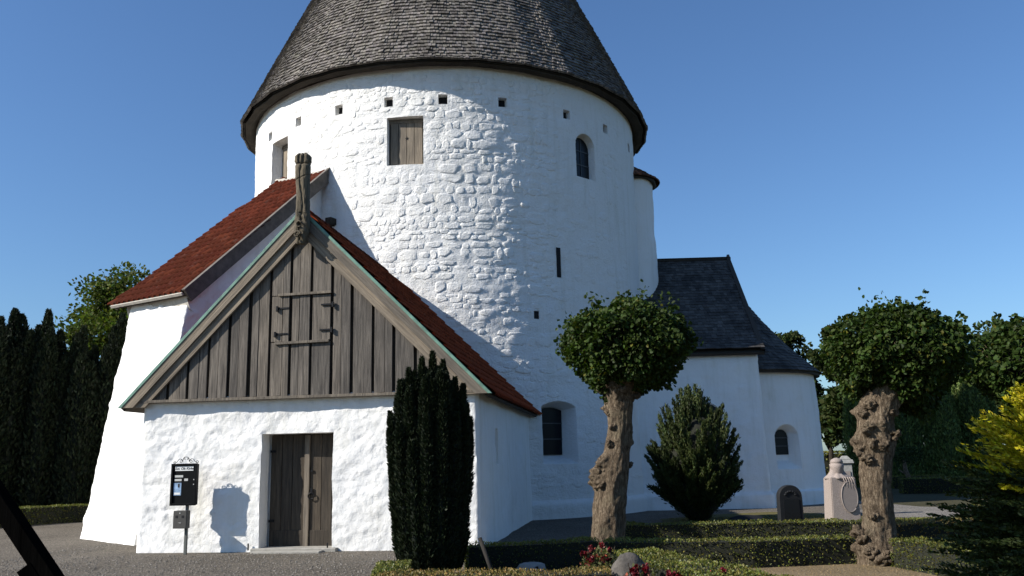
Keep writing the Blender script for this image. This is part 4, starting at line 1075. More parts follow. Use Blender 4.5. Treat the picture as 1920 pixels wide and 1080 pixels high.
def jshape(a, el):   # egg shaped bush: widest at mid height
    ce, se = math.cos(el), math.sin(el); best = 0
    for L_ in np.arange(.5, 3.3, .05):
        r_, z_ = L_ * ce, .15 + L_ * se + .1 * L_; 
        lim = np.interp(z_, [0, .5, 1.4, 2.0, 2.6, 3.1], [.90, 1.06, 1.12, 1.04, .78, .10])
        if r_ < lim and z_ < 3.1: best = L_
    return best
spray_bush('juniper_bush', 'dense egg-shaped juniper bush with spiky tips before the chancel', 'bush', (4.58, 23.0, 0), 3.0, 1.2, 420, 'juniper', (.085, .028), 330, shape=jshape)

# ================================================================== POLLARDED LIMES
def trunk_mesh(name, pts, rads, knobs, seed, seg_=72, amp=.10):
    """tapered trunk with burls. pts control polyline; knobs (t, angle, size)"""
    P = np.array(pts, float); t = np.linspace(0, 1, len(P)); rows = 240; tt = np.linspace(0, 1, rows)
    C = np.stack([np.interp(tt, t, P[:, k]) for k in range(3)], -1)
    for _ in range(3): C[1:-1] = (C[:-2] + C[1:-1] * 2 + C[2:]) / 4
    rr = np.interp(tt, t, rads); a = np.linspace(0, 2 * math.pi, seg_ + 1)[:-1]
    A_, TT_ = np.meshgrid(a, tt); Rr = rr[:, None] * np.ones_like(A_)
    Q = np.stack([np.cos(A_) * 1.3, np.sin(A_) * 1.3, C[:, 2][:, None] * 2.2 * np.ones_like(A_)], -1)
    Rr = Rr * (1 + amp * fbm(Q, 1.0, 3, seed) + .10 * np.clip(vnoise(Q * 2.2, seed + 5), 0, 1) + .05 * fbm(Q * [4, 4, 1.2], 1.0, 3, seed + 9) + .022 * fbm(Q, 6.0, 3, seed + 19))
    for kt, ka, ks in knobs:
        dA = np.angle(np.exp(1j * (A_ - ka))); dz = (TT_ - kt) * (C[-1, 2] - C[0, 2]); arc = dA * rr[:, None]
        g = np.exp(-((arc ** 2 + dz ** 2) / (ks * .75) ** 2)); Rr += g * ks * .75 * (1 + .8 * fbm(Q, 4.5, 3, seed + int(ks * 99)))
    V = np.stack([C[:, 0][:, None] + Rr * np.cos(A_), C[:, 1][:, None] + Rr * np.sin(A_), C[:, 2][:, None] * np.ones_like(A_)], -1)
    return npmesh(name, V.reshape(-1, 3), [grid_faces(seg_, rows, True), np.array([[(rows - 1) * seg_ + k for k in range(seg_)]])], True)
def pollard(name_label, base, H, trunk_pts, rads, knobs, crown_c, crown_r, nl, seed, leaf=.10, cat='lime tree', group=None, burls=(), mat='leaf_lime', shoots=46):
    root = thing('pollarded_lime', name_label, cat, base, 0, group)
    tr = link('trunk', trunk_mesh('trunk', trunk_pts, rads, knobs, seed), M['bark'], root)
    ppz = np.array([q[2] for q in trunk_pts]); ppx = np.array([q[0] for q in trunk_pts])
    for bi, (bx_, by_, bz_, bs) in enumerate(burls):   # knotty burls: clusters of small swellings on the bark
        cxm = float(np.interp(bz_, ppz, ppx)); rm = float(np.interp(bz_, ppz, rads)); dv = Vector((bx_ - cxm, by_, 0)); dv = dv.normalized() * (rm * .98) if dv.length > 0 else dv
        for q in range(4):
            o_ = Vector((random.uniform(-1, 1), random.uniform(-1, .4), random.uniform(-1, 1))) * bs * .65; ss_ = bs * random.uniform(.45, .8)
            blob('burl', (cxm + dv.x + o_.x, dv.y + o_.y, bz_ + o_.z), (ss_, ss_, ss_ * .85), M['bark'], tr, seed + bi * 7 + q, .45, 3, 2.2)
    cx, cy, cz_ = crown_c; rx, ry, rz = crown_r; top = Vector(trunk_pts[-1])
    Cs, Ds, Ts = [], [], []; brs = []
    # thick knuckles and shoots
    for k in range(shoots):
        a = random.uniform(0, 2 * math.pi); el = math.asin(random.uniform(-.30, 1)); 
        tip = Vector((cx + rx * .88 * math.cos(el) * math.cos(a), cy + ry * .88 * math.cos(el) * math.sin(a), cz_ + rz * .92 * math.sin(el)))
        mid_ = top.lerp(tip, .45) + Vector((0, 0, -.06 if el < .3 else .08)); brs.append(tube_mesh('branch', [top + Vector((random.uniform(-.1, .1), random.uniform(-.1, .1), -.08)), mid_, tip], [.03, .018, .006], 5))
    bmj = bmesh.new()
    for me in brs[8:]: bmj.from_mesh(me)
    for me in brs[:8]: link('branch', me, M['bark'], root)
    link('shoots', bm_mesh('shoots', bmj, True), M['bark'], root, kind='stuff')
    n = nl; v = rng.normal(size=(n, 3)); v /= np.linalg.norm(v, axis=1)[:, None]
    lump = 1 + .15 * vnoise(v * 2.1 + seed, seed) + .13 * vnoise(v * 5 + seed, seed + 2)
    q = rng.random(n) ** .33; q = np.where(rng.random(n) < .72, rng.uniform(.80, 1.03, n), q)
    P = v * q[:, None] * lump[:, None] * np.array([rx, ry, rz]); 
    hang = np.clip(-P[:, 2] / rz, 0, 1); P[:, 0] *= 1 - .42 * hang ** 1.3; P[:, 1] *= 1 - .42 * hang ** 1.3
    P[:, 2] = P[:, 2] * np.where(P[:, 2] < 0, 1.10 + .3 * vnoise(P * [2.5, 2.5, 0] + seed, 5), 1) 
    P += np.array([cx, cy, cz_])
    # tufts and stray shoots at the outline
    for k in range(34):
        a = random.uniform(0, 2 * math.pi); el = math.asin(random.uniform(-.25, 1)); d = np.array([math.cos(el) * math.cos(a), math.cos(el) * math.sin(a), math.sin(el)])
        m_ = random.randint(8, 18); L_ = random.uniform(.10, .34) if k > 5 else random.uniform(.3, .42); f = rng.random(m_)[:, None]
        o_ = np.array([cx, cy, cz_]) + d * np.array([rx, ry, rz]) * .93; up_ = d * .6 + np.array([0, 0, .6])
        P = np.concatenate([P, o_ + up_ * f * L_ + rng.normal(size=(m_, 3)) * .045])
    n = len(P); c3 = np.array([cx, cy, cz_]); D_ = (P - c3); D_ /= np.linalg.norm(D_, axis=1)[:, None] + 1e-6
    D_ = D_ * .6 + np.array([0, 0, -.5])
    T = rng.uniform(.55, 1.4, n) * (1 + .25 * vnoise(P * 3, seed)); yel = rng.random(n) > .965
    t3 = np.stack([T * np.where(yel, 2.6, rng.uniform(.85, 1.2, n)), T * np.where(yel, 1.5, 1), T * rng.uniform(.7, 1.1, n)], -1)
    cr = leaf_cloud('crown', P, D_, rng.uniform(.65, 1.25, n) * leaf, rng.uniform(.65, 1.15, n) * leaf * .92, M[mat], root, t3, 1.0, .12, True, kind='stuff')
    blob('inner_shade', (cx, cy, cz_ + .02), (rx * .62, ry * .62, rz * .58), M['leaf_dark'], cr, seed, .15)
    return root
# lime A: beside the tower
A0_ = Vector((1.44, 14.9, 0))
pollard('pollarded lime with round leafy crown in front of the tower wall, gnarled trunk leaning right', tuple(A0_), 0,
        [(-.02, 0, -.05), (.02, 0, .35), (.07, 0, .8), (.16, 0, 1.25), (.24, 0, 1.7), (.30, 0, 2.15), (.32, 0, 2.55), (.36, 0, 2.85), (.40, 0, 3.0)],
        [.30, .27, .26, .255, .21, .20, .22, .34, .30],
        [(.40, math.pi * 1.05, .20), (.47, math.pi * 1.15, .12), (.62, math.pi * 1.3, .07), (.72, math.pi * .95, .09), (.86, math.pi, .12), (.86, 0, .10), (.9, 1.5 * math.pi, .12), (.55, 0.0, .07)],
        (.47, 0, 3.46), (1.10, 1.0, .80), 17000, 11, .070,
        burls=((-.16, -.10, 1.38, .13), (-.22, -.08, 1.18, .10), (-.05, -.20, 1.20, .07), (.10, -.20, 1.86, .06), (.46, -.05, 2.0, .05), (.02, -.05, 2.72, .11), (-.02, -.10, 2.38, .07), (.50, -.08, 2.62, .09), (.35, -.20, 2.72, .08), (.24, -.22, 2.80, .08), (.50, 0, 1.5, .05)))
B0_ = Vector((5.32, 13.5, 0))
pollard('pollarded lime with burly trunk at the hedge corner, its crown against the sky', tuple(B0_), 0,
        [(-.04, 0, -.05), (.0, 0, .25), (.03, 0, .6), (.05, 0, 1.1), (.10, 0, 1.5), (.12, 0, 1.8), (.14, 0, 2.1), (.28, 0, 2.45), (.42, 0, 2.65)],
        [.31, .27, .23, .22, .225, .28, .24, .30, .28],
        [(.05, math.pi * 1.4, .14), (.12, math.pi, .12), (.2, math.pi * 1.2, .08), (.62, math.pi, .15), (.68, math.pi * 1.25, .13), (.72, math.pi * 1.5, .12), (.66, 0.1, .08), (.8, math.pi * .9, .12), (.86, 0, .12)],
        (.58, 0, 3.04), (1.0, .95, .80), 17000, 23, .068,
        burls=((-.24, -.06, 1.68, .12), (-.16, -.16, 1.52, .10), (.0, -.28, 1.78, .10), (.16, -.28, 1.70, .10), (.30, -.22, 1.86, .09), (-.06, -.18, 1.98, .10), (-.02, -.1, 2.25, .11), (.36, -.2, 2.2, .08), (-.20, -.22, .18, .13), (-.02, -.30, .12, .12), (-.26, -.05, .42, .13), (.18, -.26, .20, .09), (-.1, -.2, .72, .07)))

# ================================================================== HEDGES
def hedge(label, pts, w, h, mat='box', leaf=.030, dens=1500, group='clipped box hedges'):
    """clipped hedge along a polyline: dark twiggy core, leaves over top and sides"""
    p0 = Vector((pts[0][0], pts[0][1], 0)); root = thing('box_hedge', label, 'hedge', tuple(p0), 0, group)
    P2 = [np.array(p, float) - np.array([p0.x, p0.y]) for p in pts]; bm = bmesh.new(); Cs, Ds = [], []
    sides = []
    for i, p in enumerate(P2):
        d = (P2[min(i + 1, len(P2) - 1)] - P2[max(i - 1, 0)]); d /= np.linalg.norm(d); nv = np.array([-d[1], d[0]])
        sides.append((p - nv * w / 2, p + nv * w / 2))
    iw = .80
    prev = None
    for (a, b) in sides:
        c = (a + b) / 2; a_ = c + (a - c) * iw; b_ = c + (b - c) * iw
        q = [bm.verts.new((a_[0], a_[1], 0)), bm.verts.new((a_[0], a_[1], h * .93)), bm.verts.new((b_[0], b_[1], h * .93)), bm.verts.new((b_[0], b_[1], 0))]
        if prev:
            for k in range(3): bm.faces.new((prev[k], q[k], q[k + 1], prev[k + 1]))
        else: bm.faces.new(q)
        prev = q
    bm.faces.new(prev[::-1]); core = link('hedge_body', bm_mesh('hedge_body', bm), M['hedgecore'], root)
    for i in range(len(P2) - 1):
        a0, b0 = sides[i]; a1, b1 = sides[i + 1]; L_ = np.linalg.norm(P2[i + 1] - P2[i])
        for kind_, area in (('top', L_ * w), ('a', L_ * h), ('b', L_ * h)):
            n = int(area * dens * (1.0 if kind_ == 'top' else .62)); f = rng.random(n)[:, None]; g = rng.random(n)[:, None]
            A2 = a0 + (a1 - a0) * f; B2 = b0 + (b1 - b0) * f; nv = (B2 - A2); nv /= np.linalg.norm(nv, axis=1)[:, None]
            if kind_ == 'top': xy = A2 + (B2 - A2) * g; z = np.full((n, 1), h); nd = np.repeat([[0, 0, 1.]], n, 0)
            else:
                xy = A2 if kind_ == 'a' else B2; z = h * g; nd = np.concatenate([-nv if kind_ == 'a' else nv, np.full((n, 1), .35)], 1)
            P = np.concatenate([xy, z], 1); lum = (0 if kind_ == 'top' else -.018) + .025 * fbm(P + np.array([p0.x, p0.y, 0]), 3.0, 3, 7)[:, None] + rng.uniform(-.03, .012, (n, 1)); P = P + nd * lum
            Cs.append(P); Ds.append(nd)
    for (a, b), sg in ((sides[0], -1), (sides[-1], 1)):
        n = int(w * h * dens); f = rng.random(n)[:, None]; d = (P2[-1] - P2[-2]) if sg > 0 else (P2[1] - P2[0]); d = d / np.linalg.norm(d)
        Cs.append(np.concatenate([a + (b - a) * f + d * sg * .01, h * rng.random((n, 1))], 1)); Ds.append(np.repeat([[d[0] * sg, d[1] * sg, .3]], n, 0))
    C = np.concatenate(Cs); D_ = np.concatenate(Ds); n = len(C)
    patch = vnoise((C + np.array([p0.x, p0.y, 0])) * 2.2, 4); T = rng.uniform(.55, 1.45, n) * (1 + .3 * patch)
    t3 = np.stack([T * rng.uniform(.85, 1.4, n), T, T * rng.uniform(.6, 1, n)], -1)
    leaf_cloud('foliage', C, D_, rng.uniform(.7, 1.3, n) * leaf, rng.uniform(.7, 1.3, n) * leaf * .7, M[mat], core, t3, 1.1, kind='stuff')
    return root
hedge('long low clipped hedge with sunlit top, farthest before the lawn', [(2.1, 18.55), (4.2, 18.5), (6.5, 18.2), (8.4, 17.9), (9.1, 17.8)], .55, .30, leaf=.034, dens=1400)
hedge('dark clipped hedge running behind the dry grass plot to the second lime', [(1.35, 13.9), (2.2, 13.65), (3.4, 13.5), (4.95, 13.75)], .45, .40, leaf=.032, dens=1500)
hedge('broad yellow-green hedge in the foreground running back diagonally behind the rough stone', [(2.35, 8.8), (2.1, 9.8), (1.78, 11.0), (1.45, 12.2)], .80, .42, leaf=.030, dens=1900)
hedge('dry brownish hedge along the bottom edge in front of the yew', [(-1.55, 10.25), (-.6, 10.2), (.4, 10.15), (1.0, 10.1)], .45, .40, 'box_dry', .026, 2400)
hedge('short green hedge end beside the gravel, left of the yew', [(-1.50, 10.55), (-1.62, 12.1)], .42, .36, leaf=.026, dens=2400)
hedge('shaded dark hedge behind the yew and the pale stone', [(-.75, 13.4), (.3, 13.6), (1.15, 13.9)], .45, .42, leaf=.03, dens=1500)
hedge('sunlit hedge right of the second lime, running towards the camera', [(5.55, 13.1), (5.75, 11.8), (5.7, 10.4), (5.6, 9.2)], .5, .40, leaf=.028, dens=2200)
hedge('reddish tinged hedge beyond the second lime, beside the lawn edge', [(6.2, 15.6), (7.6, 16.2), (9.2, 16.6)], .5, .42, 'box_dry', .034, 1300)
hedge('small hedge block by the gravel path at the right', [(10.4, 20.6), (12.6, 20.0)], .7, .42, leaf=.04, dens=1000)
hedge('bright green hedge in the sun far right behind the gravel path', [(17.2, 41.5), (19.4, 41.2)], 1.0, .55, leaf=.05, dens=700)
hedge('dark shaded hedge beyond the path, under the columnar trees', [(15.4, 36.2), (18.6, 35.6)], .8, .6, leaf=.05, dens=700)
hedge('low hedge by the gravel yard under the dark conifers at the left', [(-18.5, 25.2), (-15.9, 26.6), (-14.6, 28.9), (-11.5, 30.4)], .6, .55, leaf=.05, dens=900)

# ================================================================== GRAVES
# black round-topped stone
g = thing('gravestone', 'black round-topped gravestone with polished panel on the lawn', 'gravestone', (6.50, 21.6, 0), R(8))
def slab(name, w, h, t, mat, par, arch=1.0, z0=0, y0=0, bev=.015):
    pts = [Vector((-w / 2, y0 - t / 2, z0)), Vector((w / 2, y0 - t / 2, z0))]; hh = h - w / 2 * arch
    for k in range(13):
        a = math.pi * k / 12; pts.append(Vector((w / 2 * math.cos(a) * .97, y0 - t / 2, z0 + hh + w / 2 * arch * math.sin(a))))
    return prism(name, pts, Vector((0, t, 0)), mat, par, bev)
slab('headstone', .60, .90, .17, M['granite_black'], g, .9)
slab('inscription_panel', .40, .52, .01, M['granite_pol'], g, .05, .06, -.093, .002)
for k in range(7): # carved leaf wreath in the arch
    a = math.pi * (k + .5) / 7; blob('carved_leaf', (.13 * math.cos(a), -.09, .66 + .09 * math.sin(a)), (.045, .02, .03), M['granite_black'], g, k, .2, 1)
box('plinth', Vector((0, .02, .03)), (.70, .30, .08), M['granite_black'], g, None, .01)
# granite pillar with draped urn
g = thing('urn_monument', 'pink granite monument with a draped urn and oval plaque behind the second lime', 'monument', (7.66, 21.4, 0), R(3)); g.scale = (.95, .95, .93)
def tapered(name, b, t, h, z0, mat, par, bev=.02, seed=1):
    V = [Vector((sx * b[0] / 2, sy * b[1] / 2, z0)) for sx, sy in ((-1, -1), (1, -1), (1, 1), (-1, 1))] + [Vector((sx * t[0] / 2, sy * t[1] / 2, z0 + h)) for sx, sy in ((-1, -1), (1, -1), (1, 1), (-1, 1))]
    bm = bmesh.new(); vs = [bm.verts.new(v) for v in V]
    for f in ((3, 2, 1, 0), (4, 5, 6, 7), (0, 1, 5, 4), (1, 2, 6, 5), (2, 3, 7, 6), (3, 0, 4, 7)): bm.faces.new([vs[k] for k in f])
    bmesh.ops.bevel(bm, geom=list(bm.edges), offset=bev, segments=2, affect='EDGES'); return link(name, bm_mesh(name, bm), mat, par)
tapered('pillar', (.72, .55), (.62, .48), 1.14, 0, M['granite_pink'], g)
def lathe(name, prof_, mat, par, n=24, loc=(0, 0, 0), fn=None):
    a = np.linspace(0, 2 * math.pi, n + 1)[:-1]; V = []
    for r_, z_ in prof_:
        for q in a:
            k = 1 if fn is None else fn(q, z_); V.append((loc[0] + r_ * k * math.cos(q), loc[1] + r_ * k * math.sin(q), loc[2] + z_))
    return link(name, npmesh(name, np.array(V), [grid_faces(n, len(prof_), True), np.array([[k for k in range(n)][::-1], [(len(prof_) - 1) * n + k for k in range(n)]])], True), mat, par)
ur = lathe('urn', [(.10, 1.14), (.09, 1.18), (.13, 1.26), (.165, 1.38), (.17, 1.46), (.155, 1.47), (.15, 1.50), (.165, 1.51), (.13, 1.58), (.05, 1.62), (.01, 1.63)], M['granite_pink'], g, loc=(-.03, 0, 0))
lathe('drapery', [(.31, 1.10), (.29, 1.15), (.22, 1.21), (.165, 1.29), (.15, 1.38), (.16, 1.47)], M['granite_pink'], g, 36, (-.03, .03, 0), lambda q, z: (1 + .06 * math.sin(9 * q)) * (1.0 if math.sin(q) > -.55 or z < 1.2 else .72))
pts = [Vector((.10 + .20 * math.cos(a), -.30, .66 + .37 * math.sin(a))) for a in np.linspace(0, 2 * math.pi, 29)[:-1]]
pq = prism('plaque', pts, Vector((0, .06, 0)), M['plaque'], g, .008); tube('plaque_rim', [p + Vector((0, -.0, 0)) for p in pts], .010, M['plaque'], pq, 6, True)
for k in range(5): tube('cord', [Vector((-.02 + k * .055, -.27, 1.15)), Vector((.0 + k * .06, -.30, 1.05)), Vector((.02 + k * .07, -.29, .9 - .03 * k))], .012, M['granite_pink'], g, 5)
# grey stele behind
g = thing('stele', 'slim grey stele with moulded cap standing behind the urn monument', 'gravestone', (8.75, 23.9, 0), R(-10))
tapered('shaft', (.34, .25), (.30, .22), 1.35, 0, M['stone_light'], g, .01); tapered('cap', (.42, .32), (.36, .27), .10, 1.35, M['stone_light'], g, .01)
tapered('pediment', (.30, .2), (.12, .12), .10, 1.45, M['stone_light'], g, .01); tapered('panel', (.20, .02), (.18, .02), .8, .35, M['plaque'], g, .003).location = (0, -.13, 0)
# other stones
def boulder(name, label, cat, base, r, mat, seed, flat=1.0, roty=0):
    bm = bmesh.new(); bmesh.ops.create_icosphere(bm, subdivisions=4, radius=1); P = np.array([v.co[:] for v in bm.verts])
    d = 1 + .14 * fbm(P, 1.3, 4, seed); P = np.sign(P) * np.abs(P) ** .72; fl = np.array([.55, -.6, .58]); cut = P @ fl
    d = np.where(cut * d > .95, .95 / np.maximum(cut, .1), d)
    for v, q, k in zip(bm.verts, P, d): v.co = Vector((q[0] * r[0] * k, q[1] * r[1] * k, max(-.02, q[2] * r[2] * k + r[2] * .55)))
    o = link(name, bm_mesh(name, bm, True, 35), mat); o.location = base; o.rotation_euler = (0, 0, roty); return tag(o, label, cat)
boulder('memorial_stone', 'rough brown-grey memorial stone among red roses at the bottom edge', 'gravestone', (1.24, 10.2, 0), (.22, .13, .36), M['stone_rough'], 3)
o = boulder('low_gravestone', 'low pale rounded gravestone with small dark plate in the shade beside the yew', 'gravestone', (.19, 12.9, .0), (.22, .10, .14), M['stone_light'], 8)
box('plate', Vector((.045, -.088, .13)), (.09, .012, .035), M['granite_pol'], o, Matrix.Rotation(R(-12), 3, 'Y'))
boulder('arched_stone', 'low dark arched stone at the foot of the juniper bush', 'gravestone', (5.45, 21.6, 0), (.42, .16, .14), M['granite_black'], 12)
for (x, y, w, h, lab) in ((-12.75, 33.2, .62, 1.35, 'tall grey gravestone standing before the dark conifers at the left'), (-11.6, 32.8, .5, 1.05, 'shaded gravestone half hidden by the white buttress')):
    g = thing('gravestone', lab, 'gravestone', (x, y, 0), R(8)); slab('headstone', w, h, .2, M['stone_rough'], g, .35); box('plinth', Vector((0, 0, .05)), (w + .14, .36, .12), M['stone_rough'], g, None, .01)
# leaning stake beside the yew
tag(tube('wooden_stake', [(-.28, 12.3, -.05), (-.52, 12.5, .58)], [.035, .03], M['darkwood'], None, 6), 'thin dark wooden stake leaning against the yew', 'stake')

# roses
def rose(label, base, H, Rr, seed, nfl):
    root = thing('rose_bush', label, 'rose bush', base, 0, 'red rose bushes'); n = int(900 * H * Rr / .15)
    v = rng.normal(size=(n, 3)); v /= np.linalg.norm(v, axis=1)[:, None]; P = v * (rng.random(n) ** .4)[:, None] * np.array([Rr, Rr, H * .5]) + np.array([0, 0, H * .55])
    t = rng.uniform(.5, 1.5, n); red = rng.random(n) > .82; t3 = np.stack([t * np.where(red, 3.0, 1), t * np.where(red, .6, 1), t * .8], -1)
    leaf_cloud('foliage', P, v, rng.uniform(.7, 1.3, n) * .045, rng.uniform(.7, 1.3, n) * .03, M['rose_leaf'], root, t3, 1.0, .15, True, kind='stuff')
    for k in range(4):
        a = random.uniform(0, 6.28); tube('stem', [(0, 0, 0), (Rr * .4 * math.cos(a), Rr * .4 * math.sin(a), H * .6), (Rr * .7 * math.cos(a), Rr * .7 * math.sin(a), H * 1.05)], .006, M['bark_dark'], root, 5)
    for k in range(nfl):
        a = random.uniform(0, 6.28); q = random.random() ** .5; c = np.array([Rr * q * math.cos(a), -abs(Rr * q * math.sin(a)) * .9, H * random.uniform(.75, 1.12)])
        m_ = 22; vv = rng.normal(size=(m_, 3)); vv /= np.linalg.norm(vv, axis=1)[:, None]
        leaf_cloud('flower', c + vv * .026, vv, np.full(m_, .036), np.full(m_, .034), M['petal'], root, rng.uniform(.5, 1.6, m_), .8, .2, True)
rose('red rose bush in front of the rough memorial stone', (1.28, 9.75, 0), .48, .17, 1, 7)
rose('red rose bush right of the memorial stone', (1.70, 9.8, 0), .36, .14, 2, 6)
rose('red rose bush farther right at the bottom edge, before the broad hedge', (2.05, 9.7, 0), .40, .13, 3, 6)
rose('rose bush with reddish leaves beside the leaning lime trunk', (1.02, 11.3, 0), .52, .26, 4, 9)

# ================================================================== BACKGROUND TREES
def thuja(label, base, H, Rr, np_, mat='thuja', spray=(.16, .07), dens=200, group=None, name='columnar_conifer', tr=(.45, 1.6)):
    P = []
    for k in range(np_):
        a = random.uniform(0, 2 * math.pi); q = math.sqrt(random.random()); dx, dy = q * Rr * .75 * math.cos(a), q * Rr * .75 * math.sin(a)
        z1 = H * (1 - .16 * q ** 1.5) * random.uniform(.84, 1.0); P.append((dx * .8, dy * .8, -.3, z1, Rr * random.uniform(.42, .62), dx * .2, dy * .2))
    P.append((0, 0, -.3, H, Rr * .45, 0, 0))
    return plume_conifer(name, label, 'conifer', base, P, mat, spray, dens, group=group, tintr=tr)
lt = [(-19.6, 30.2, 7.4, 1.2), (-17.7, 30.0, 6.9, 1.1), (-16.6, 31.0, 7.3, 1.0), (-15.4, 31.2, 6.7, .95), (-14.2, 31.6, 7.2, .95), (-13.1, 32.2, 6.9, .85), (-12.3, 33.6, 6.6, .8), (-18.6, 32.4, 7.6, 1.3)]
labs = ['dark columnar conifer at the left edge of the photo, behind the beam', 'dark columnar conifer second from the left edge, before the open sky', 'tall dark conifer in the middle of the left row',
        'dark conifer with a blunt top in the left row', 'tallest pointed conifer near the right end of the left row', 'narrow dark conifer before the broadleaf tree', 'last dark conifer of the left row, closest to the church', 'dark conifer standing behind the left row']
for (x, y, h, r_), l_ in zip(lt, labs): thuja(l_, (x, y, 0), h, r_, 15, dens=150, group='dark conifers in a row at the left', tr=(.4, 1.7))
thuja('slender green conifer squeezed between the dark row and the white buttress', (-11.75, 34.5, 0), 6.2, .75, 12, 'thuja_green', dens=130)
for x, y, h in ((-21.6, 28.4, 7.5),): thuja('dark conifer of the row just beyond the left edge of the photo', (x, y, 0), h, 1.3, 8, dens=60, group='dark conifers in a row at the left')

def broadleaf(label, base, H, crown, nl, mat, leaf=.16, seed=1, trunk_r=.18, gaps=.35, nclump=26, name='broadleaf_tree', vis_br=10):
    root = thing(name, label, 'tree', base); cx, cy, cz_, rx, ry, rz = crown
    tube('trunk', [(0, 0, -.1), (.1, 0, H * .3), (cx * .6, cy * .6, cz_ - rz * .4), (cx, cy, cz_ + rz * .4)], [trunk_r, trunk_r * .8, trunk_r * .55, trunk_r * .15], M['bark_dark'], root, 8)
    cl = []
    for k in range(nclump):
        a = random.uniform(0, 2 * math.pi); el = math.asin(random.uniform(-.75, 1)); q = random.uniform(.45, .95)
        cl.append((cx + rx * q * math.cos(el) * math.cos(a), cy + ry * q * math.cos(el) * math.sin(a), cz_ + rz * q * math.sin(el), random.uniform(.22, .42) * min(rx, rz)))
    for k, c in enumerate(cl[:vis_br]): tube('branch', [(cx * .3, cy * .3, cz_ - rz * .75), (cx * .6 + c[0] * .4, cy * .6 + c[1] * .4, cz_ * .5 + c[2] * .5 - .2), c[:3]], [trunk_r * .4, trunk_r * .25, .02], M['bark_dark'], root, 5)
    Cs, Ds = [], []
    for c in cl:
        n = nl // nclump; v = rng.normal(size=(n, 3)); v /= np.linalg.norm(v, axis=1)[:, None]; P = np.array(c[:3]) + v * (rng.random(n) ** .5)[:, None] * c[3] * np.array([1.15, 1.15, .75]) * (1 + .3 * vnoise(v * 2 + c[0], 3))[:, None]
        Cs.append(P); Ds.append(v)
    C = np.concatenate(Cs); D_ = np.concatenate(Ds); n = len(C); T = rng.uniform(.5, 1.5, n) * np.repeat(rng.uniform(.75, 1.25, nclump), nl // nclump)
    t3 = np.stack([T * rng.uniform(.8, 1.35, n), T, T * rng.uniform(.6, 1, n)], -1)
    leaf_cloud('crown', C, D_, rng.uniform(.6, 1.4, n) * leaf, rng.uniform(.6, 1.3, n) * leaf * .7, M[mat], root, t3, 1.0, .12, True, kind='stuff'); return root
broadleaf('sunlit broadleaf tree with open branching above the dark conifers, left of the church', (-20.4, 45, 0), 11, (.2, 0, 8.9, 3.1, 2.6, 3.1), 15000, 'leaf_tree', .18, 2, nclump=46, vis_br=16)
broadleaf('dark broadleaf tree just right of the apse, seen through the gap', (18.6, 50, 0), 9, (0, 0, 5.2, 2.2, 2.2, 4.0), 8000, 'leaf_dark', .26, 3)
broadleaf('greener tree between the apse and the second lime', (20.9, 50, 0), 7, (0, 0, 4.4, 1.6, 1.6, 2.6), 6000, 'leaf_tree', .24, 4)
broadleaf('tree whose top peeps above the apse roof', (16.6, 54, 0), 9, (0, 0, 6.2, 2.0, 2.0, 3.0), 4500, 'leaf_dark', .26, 5)
broadleaf('thin tree low in the gap beyond the apse', (19.6, 56, 0), 6, (0, 0, 3.3, 1.6, 1.4, 1.9), 3000, 'leaf_dark', .24, 7)
broadleaf('large dark tree at the far right behind the columnar conifers', (31, 56, 0), 9, (0, 0, 5.6, 4.4, 3.0, 4.2), 12000, 'leaf_dark', .26, 8)
broadleaf('dark broadleaf tree behind the second lime trunk', (25.5, 54, 0), 8, (0, 0, 4.4, 2.4, 2.2, 3.4), 7000, 'leaf_dark', .26, 9)
pollard('farther pollarded lime at the right edge behind the golden conifer', (11.4, 19.6, 0), 0, [(0, 0, -.05), (0, 0, .8), (.05, 0, 1.6), (.0, 0, 2.2)], [.26, .22, .22, .3], [(.8, math.pi, .12)], (.25, 0, 3.35), (1.55, 1.4, 1.15), 10000, 41, .11, mat='leaf_lime')
rt = [(17.2, 43.8, 5.5, 1.14, 'green columnar conifer just right of the second lime trunk'), (19.1, 44.0, 5.9, 1.02, 'green columnar conifer between its two neighbours, right of the second lime'), (20.8, 43.5, 5.6, 1.14, 'green columnar conifer above the bright hedge at the right'),
      (22.8, 44.3, 6.5, 1.32, 'larger dark green conifer right of the columnar ones'), (25.7, 43.5, 6.7, 1.44, 'dark green conifer behind the golden conifer'), (28.6, 42.6, 6.2, 1.44, 'dark green conifer at the right edge of the photo')]
for x, y, h, r_, l_ in rt: thuja(l_, (x, y, 0), h, r_, 12, 'thuja_green', dens=130, group='green conifers at the right')
# boundary bank far behind, closing the gap at the horizon
bp = []
hedge('dark boundary hedge along the far edge of the churchyard', [(6, 62), (40, 56)], 1.6, 1.75, leaf=.16, dens=90, group='far boundary hedges')
hedge('dark boundary hedge beyond the left conifers', [(-60, 50), (-8, 60)], 1.6, 2.0, leaf=.16, dens=70, group='far boundary hedges')
g = thing('small_tree', 'small bare pale trunk leaning under the conifers at the right', 'tree', (16.9, 38.5, 0)); g.scale = (.9, .9, .8)
tube('trunk', [(.0, 0, 0), (-.12, 0, .5), (-.28, 0, 1.1), (-.30, 0, 1.6)], [.14, .12, .11, .09], M['bark'], g, 8)
tube('branch', [(-.2, 0, .8), (-.6, 0, 1.1)], [.05, .03], M['bark'], g, 6)
n = 900; v = rng.normal(size=(n, 3)); v /= np.linalg.norm(v, axis=1)[:, None]
leaf_cloud('crown', v * (rng.random(n) ** .4)[:, None] * np.array([.7, .7, .5]) + np.array([-.1, 0, 1.9]), v, np.full(n, .08), np.full(n, .06), M['leaf_dark'], g, None, 1.0, .1, True, kind='stuff')

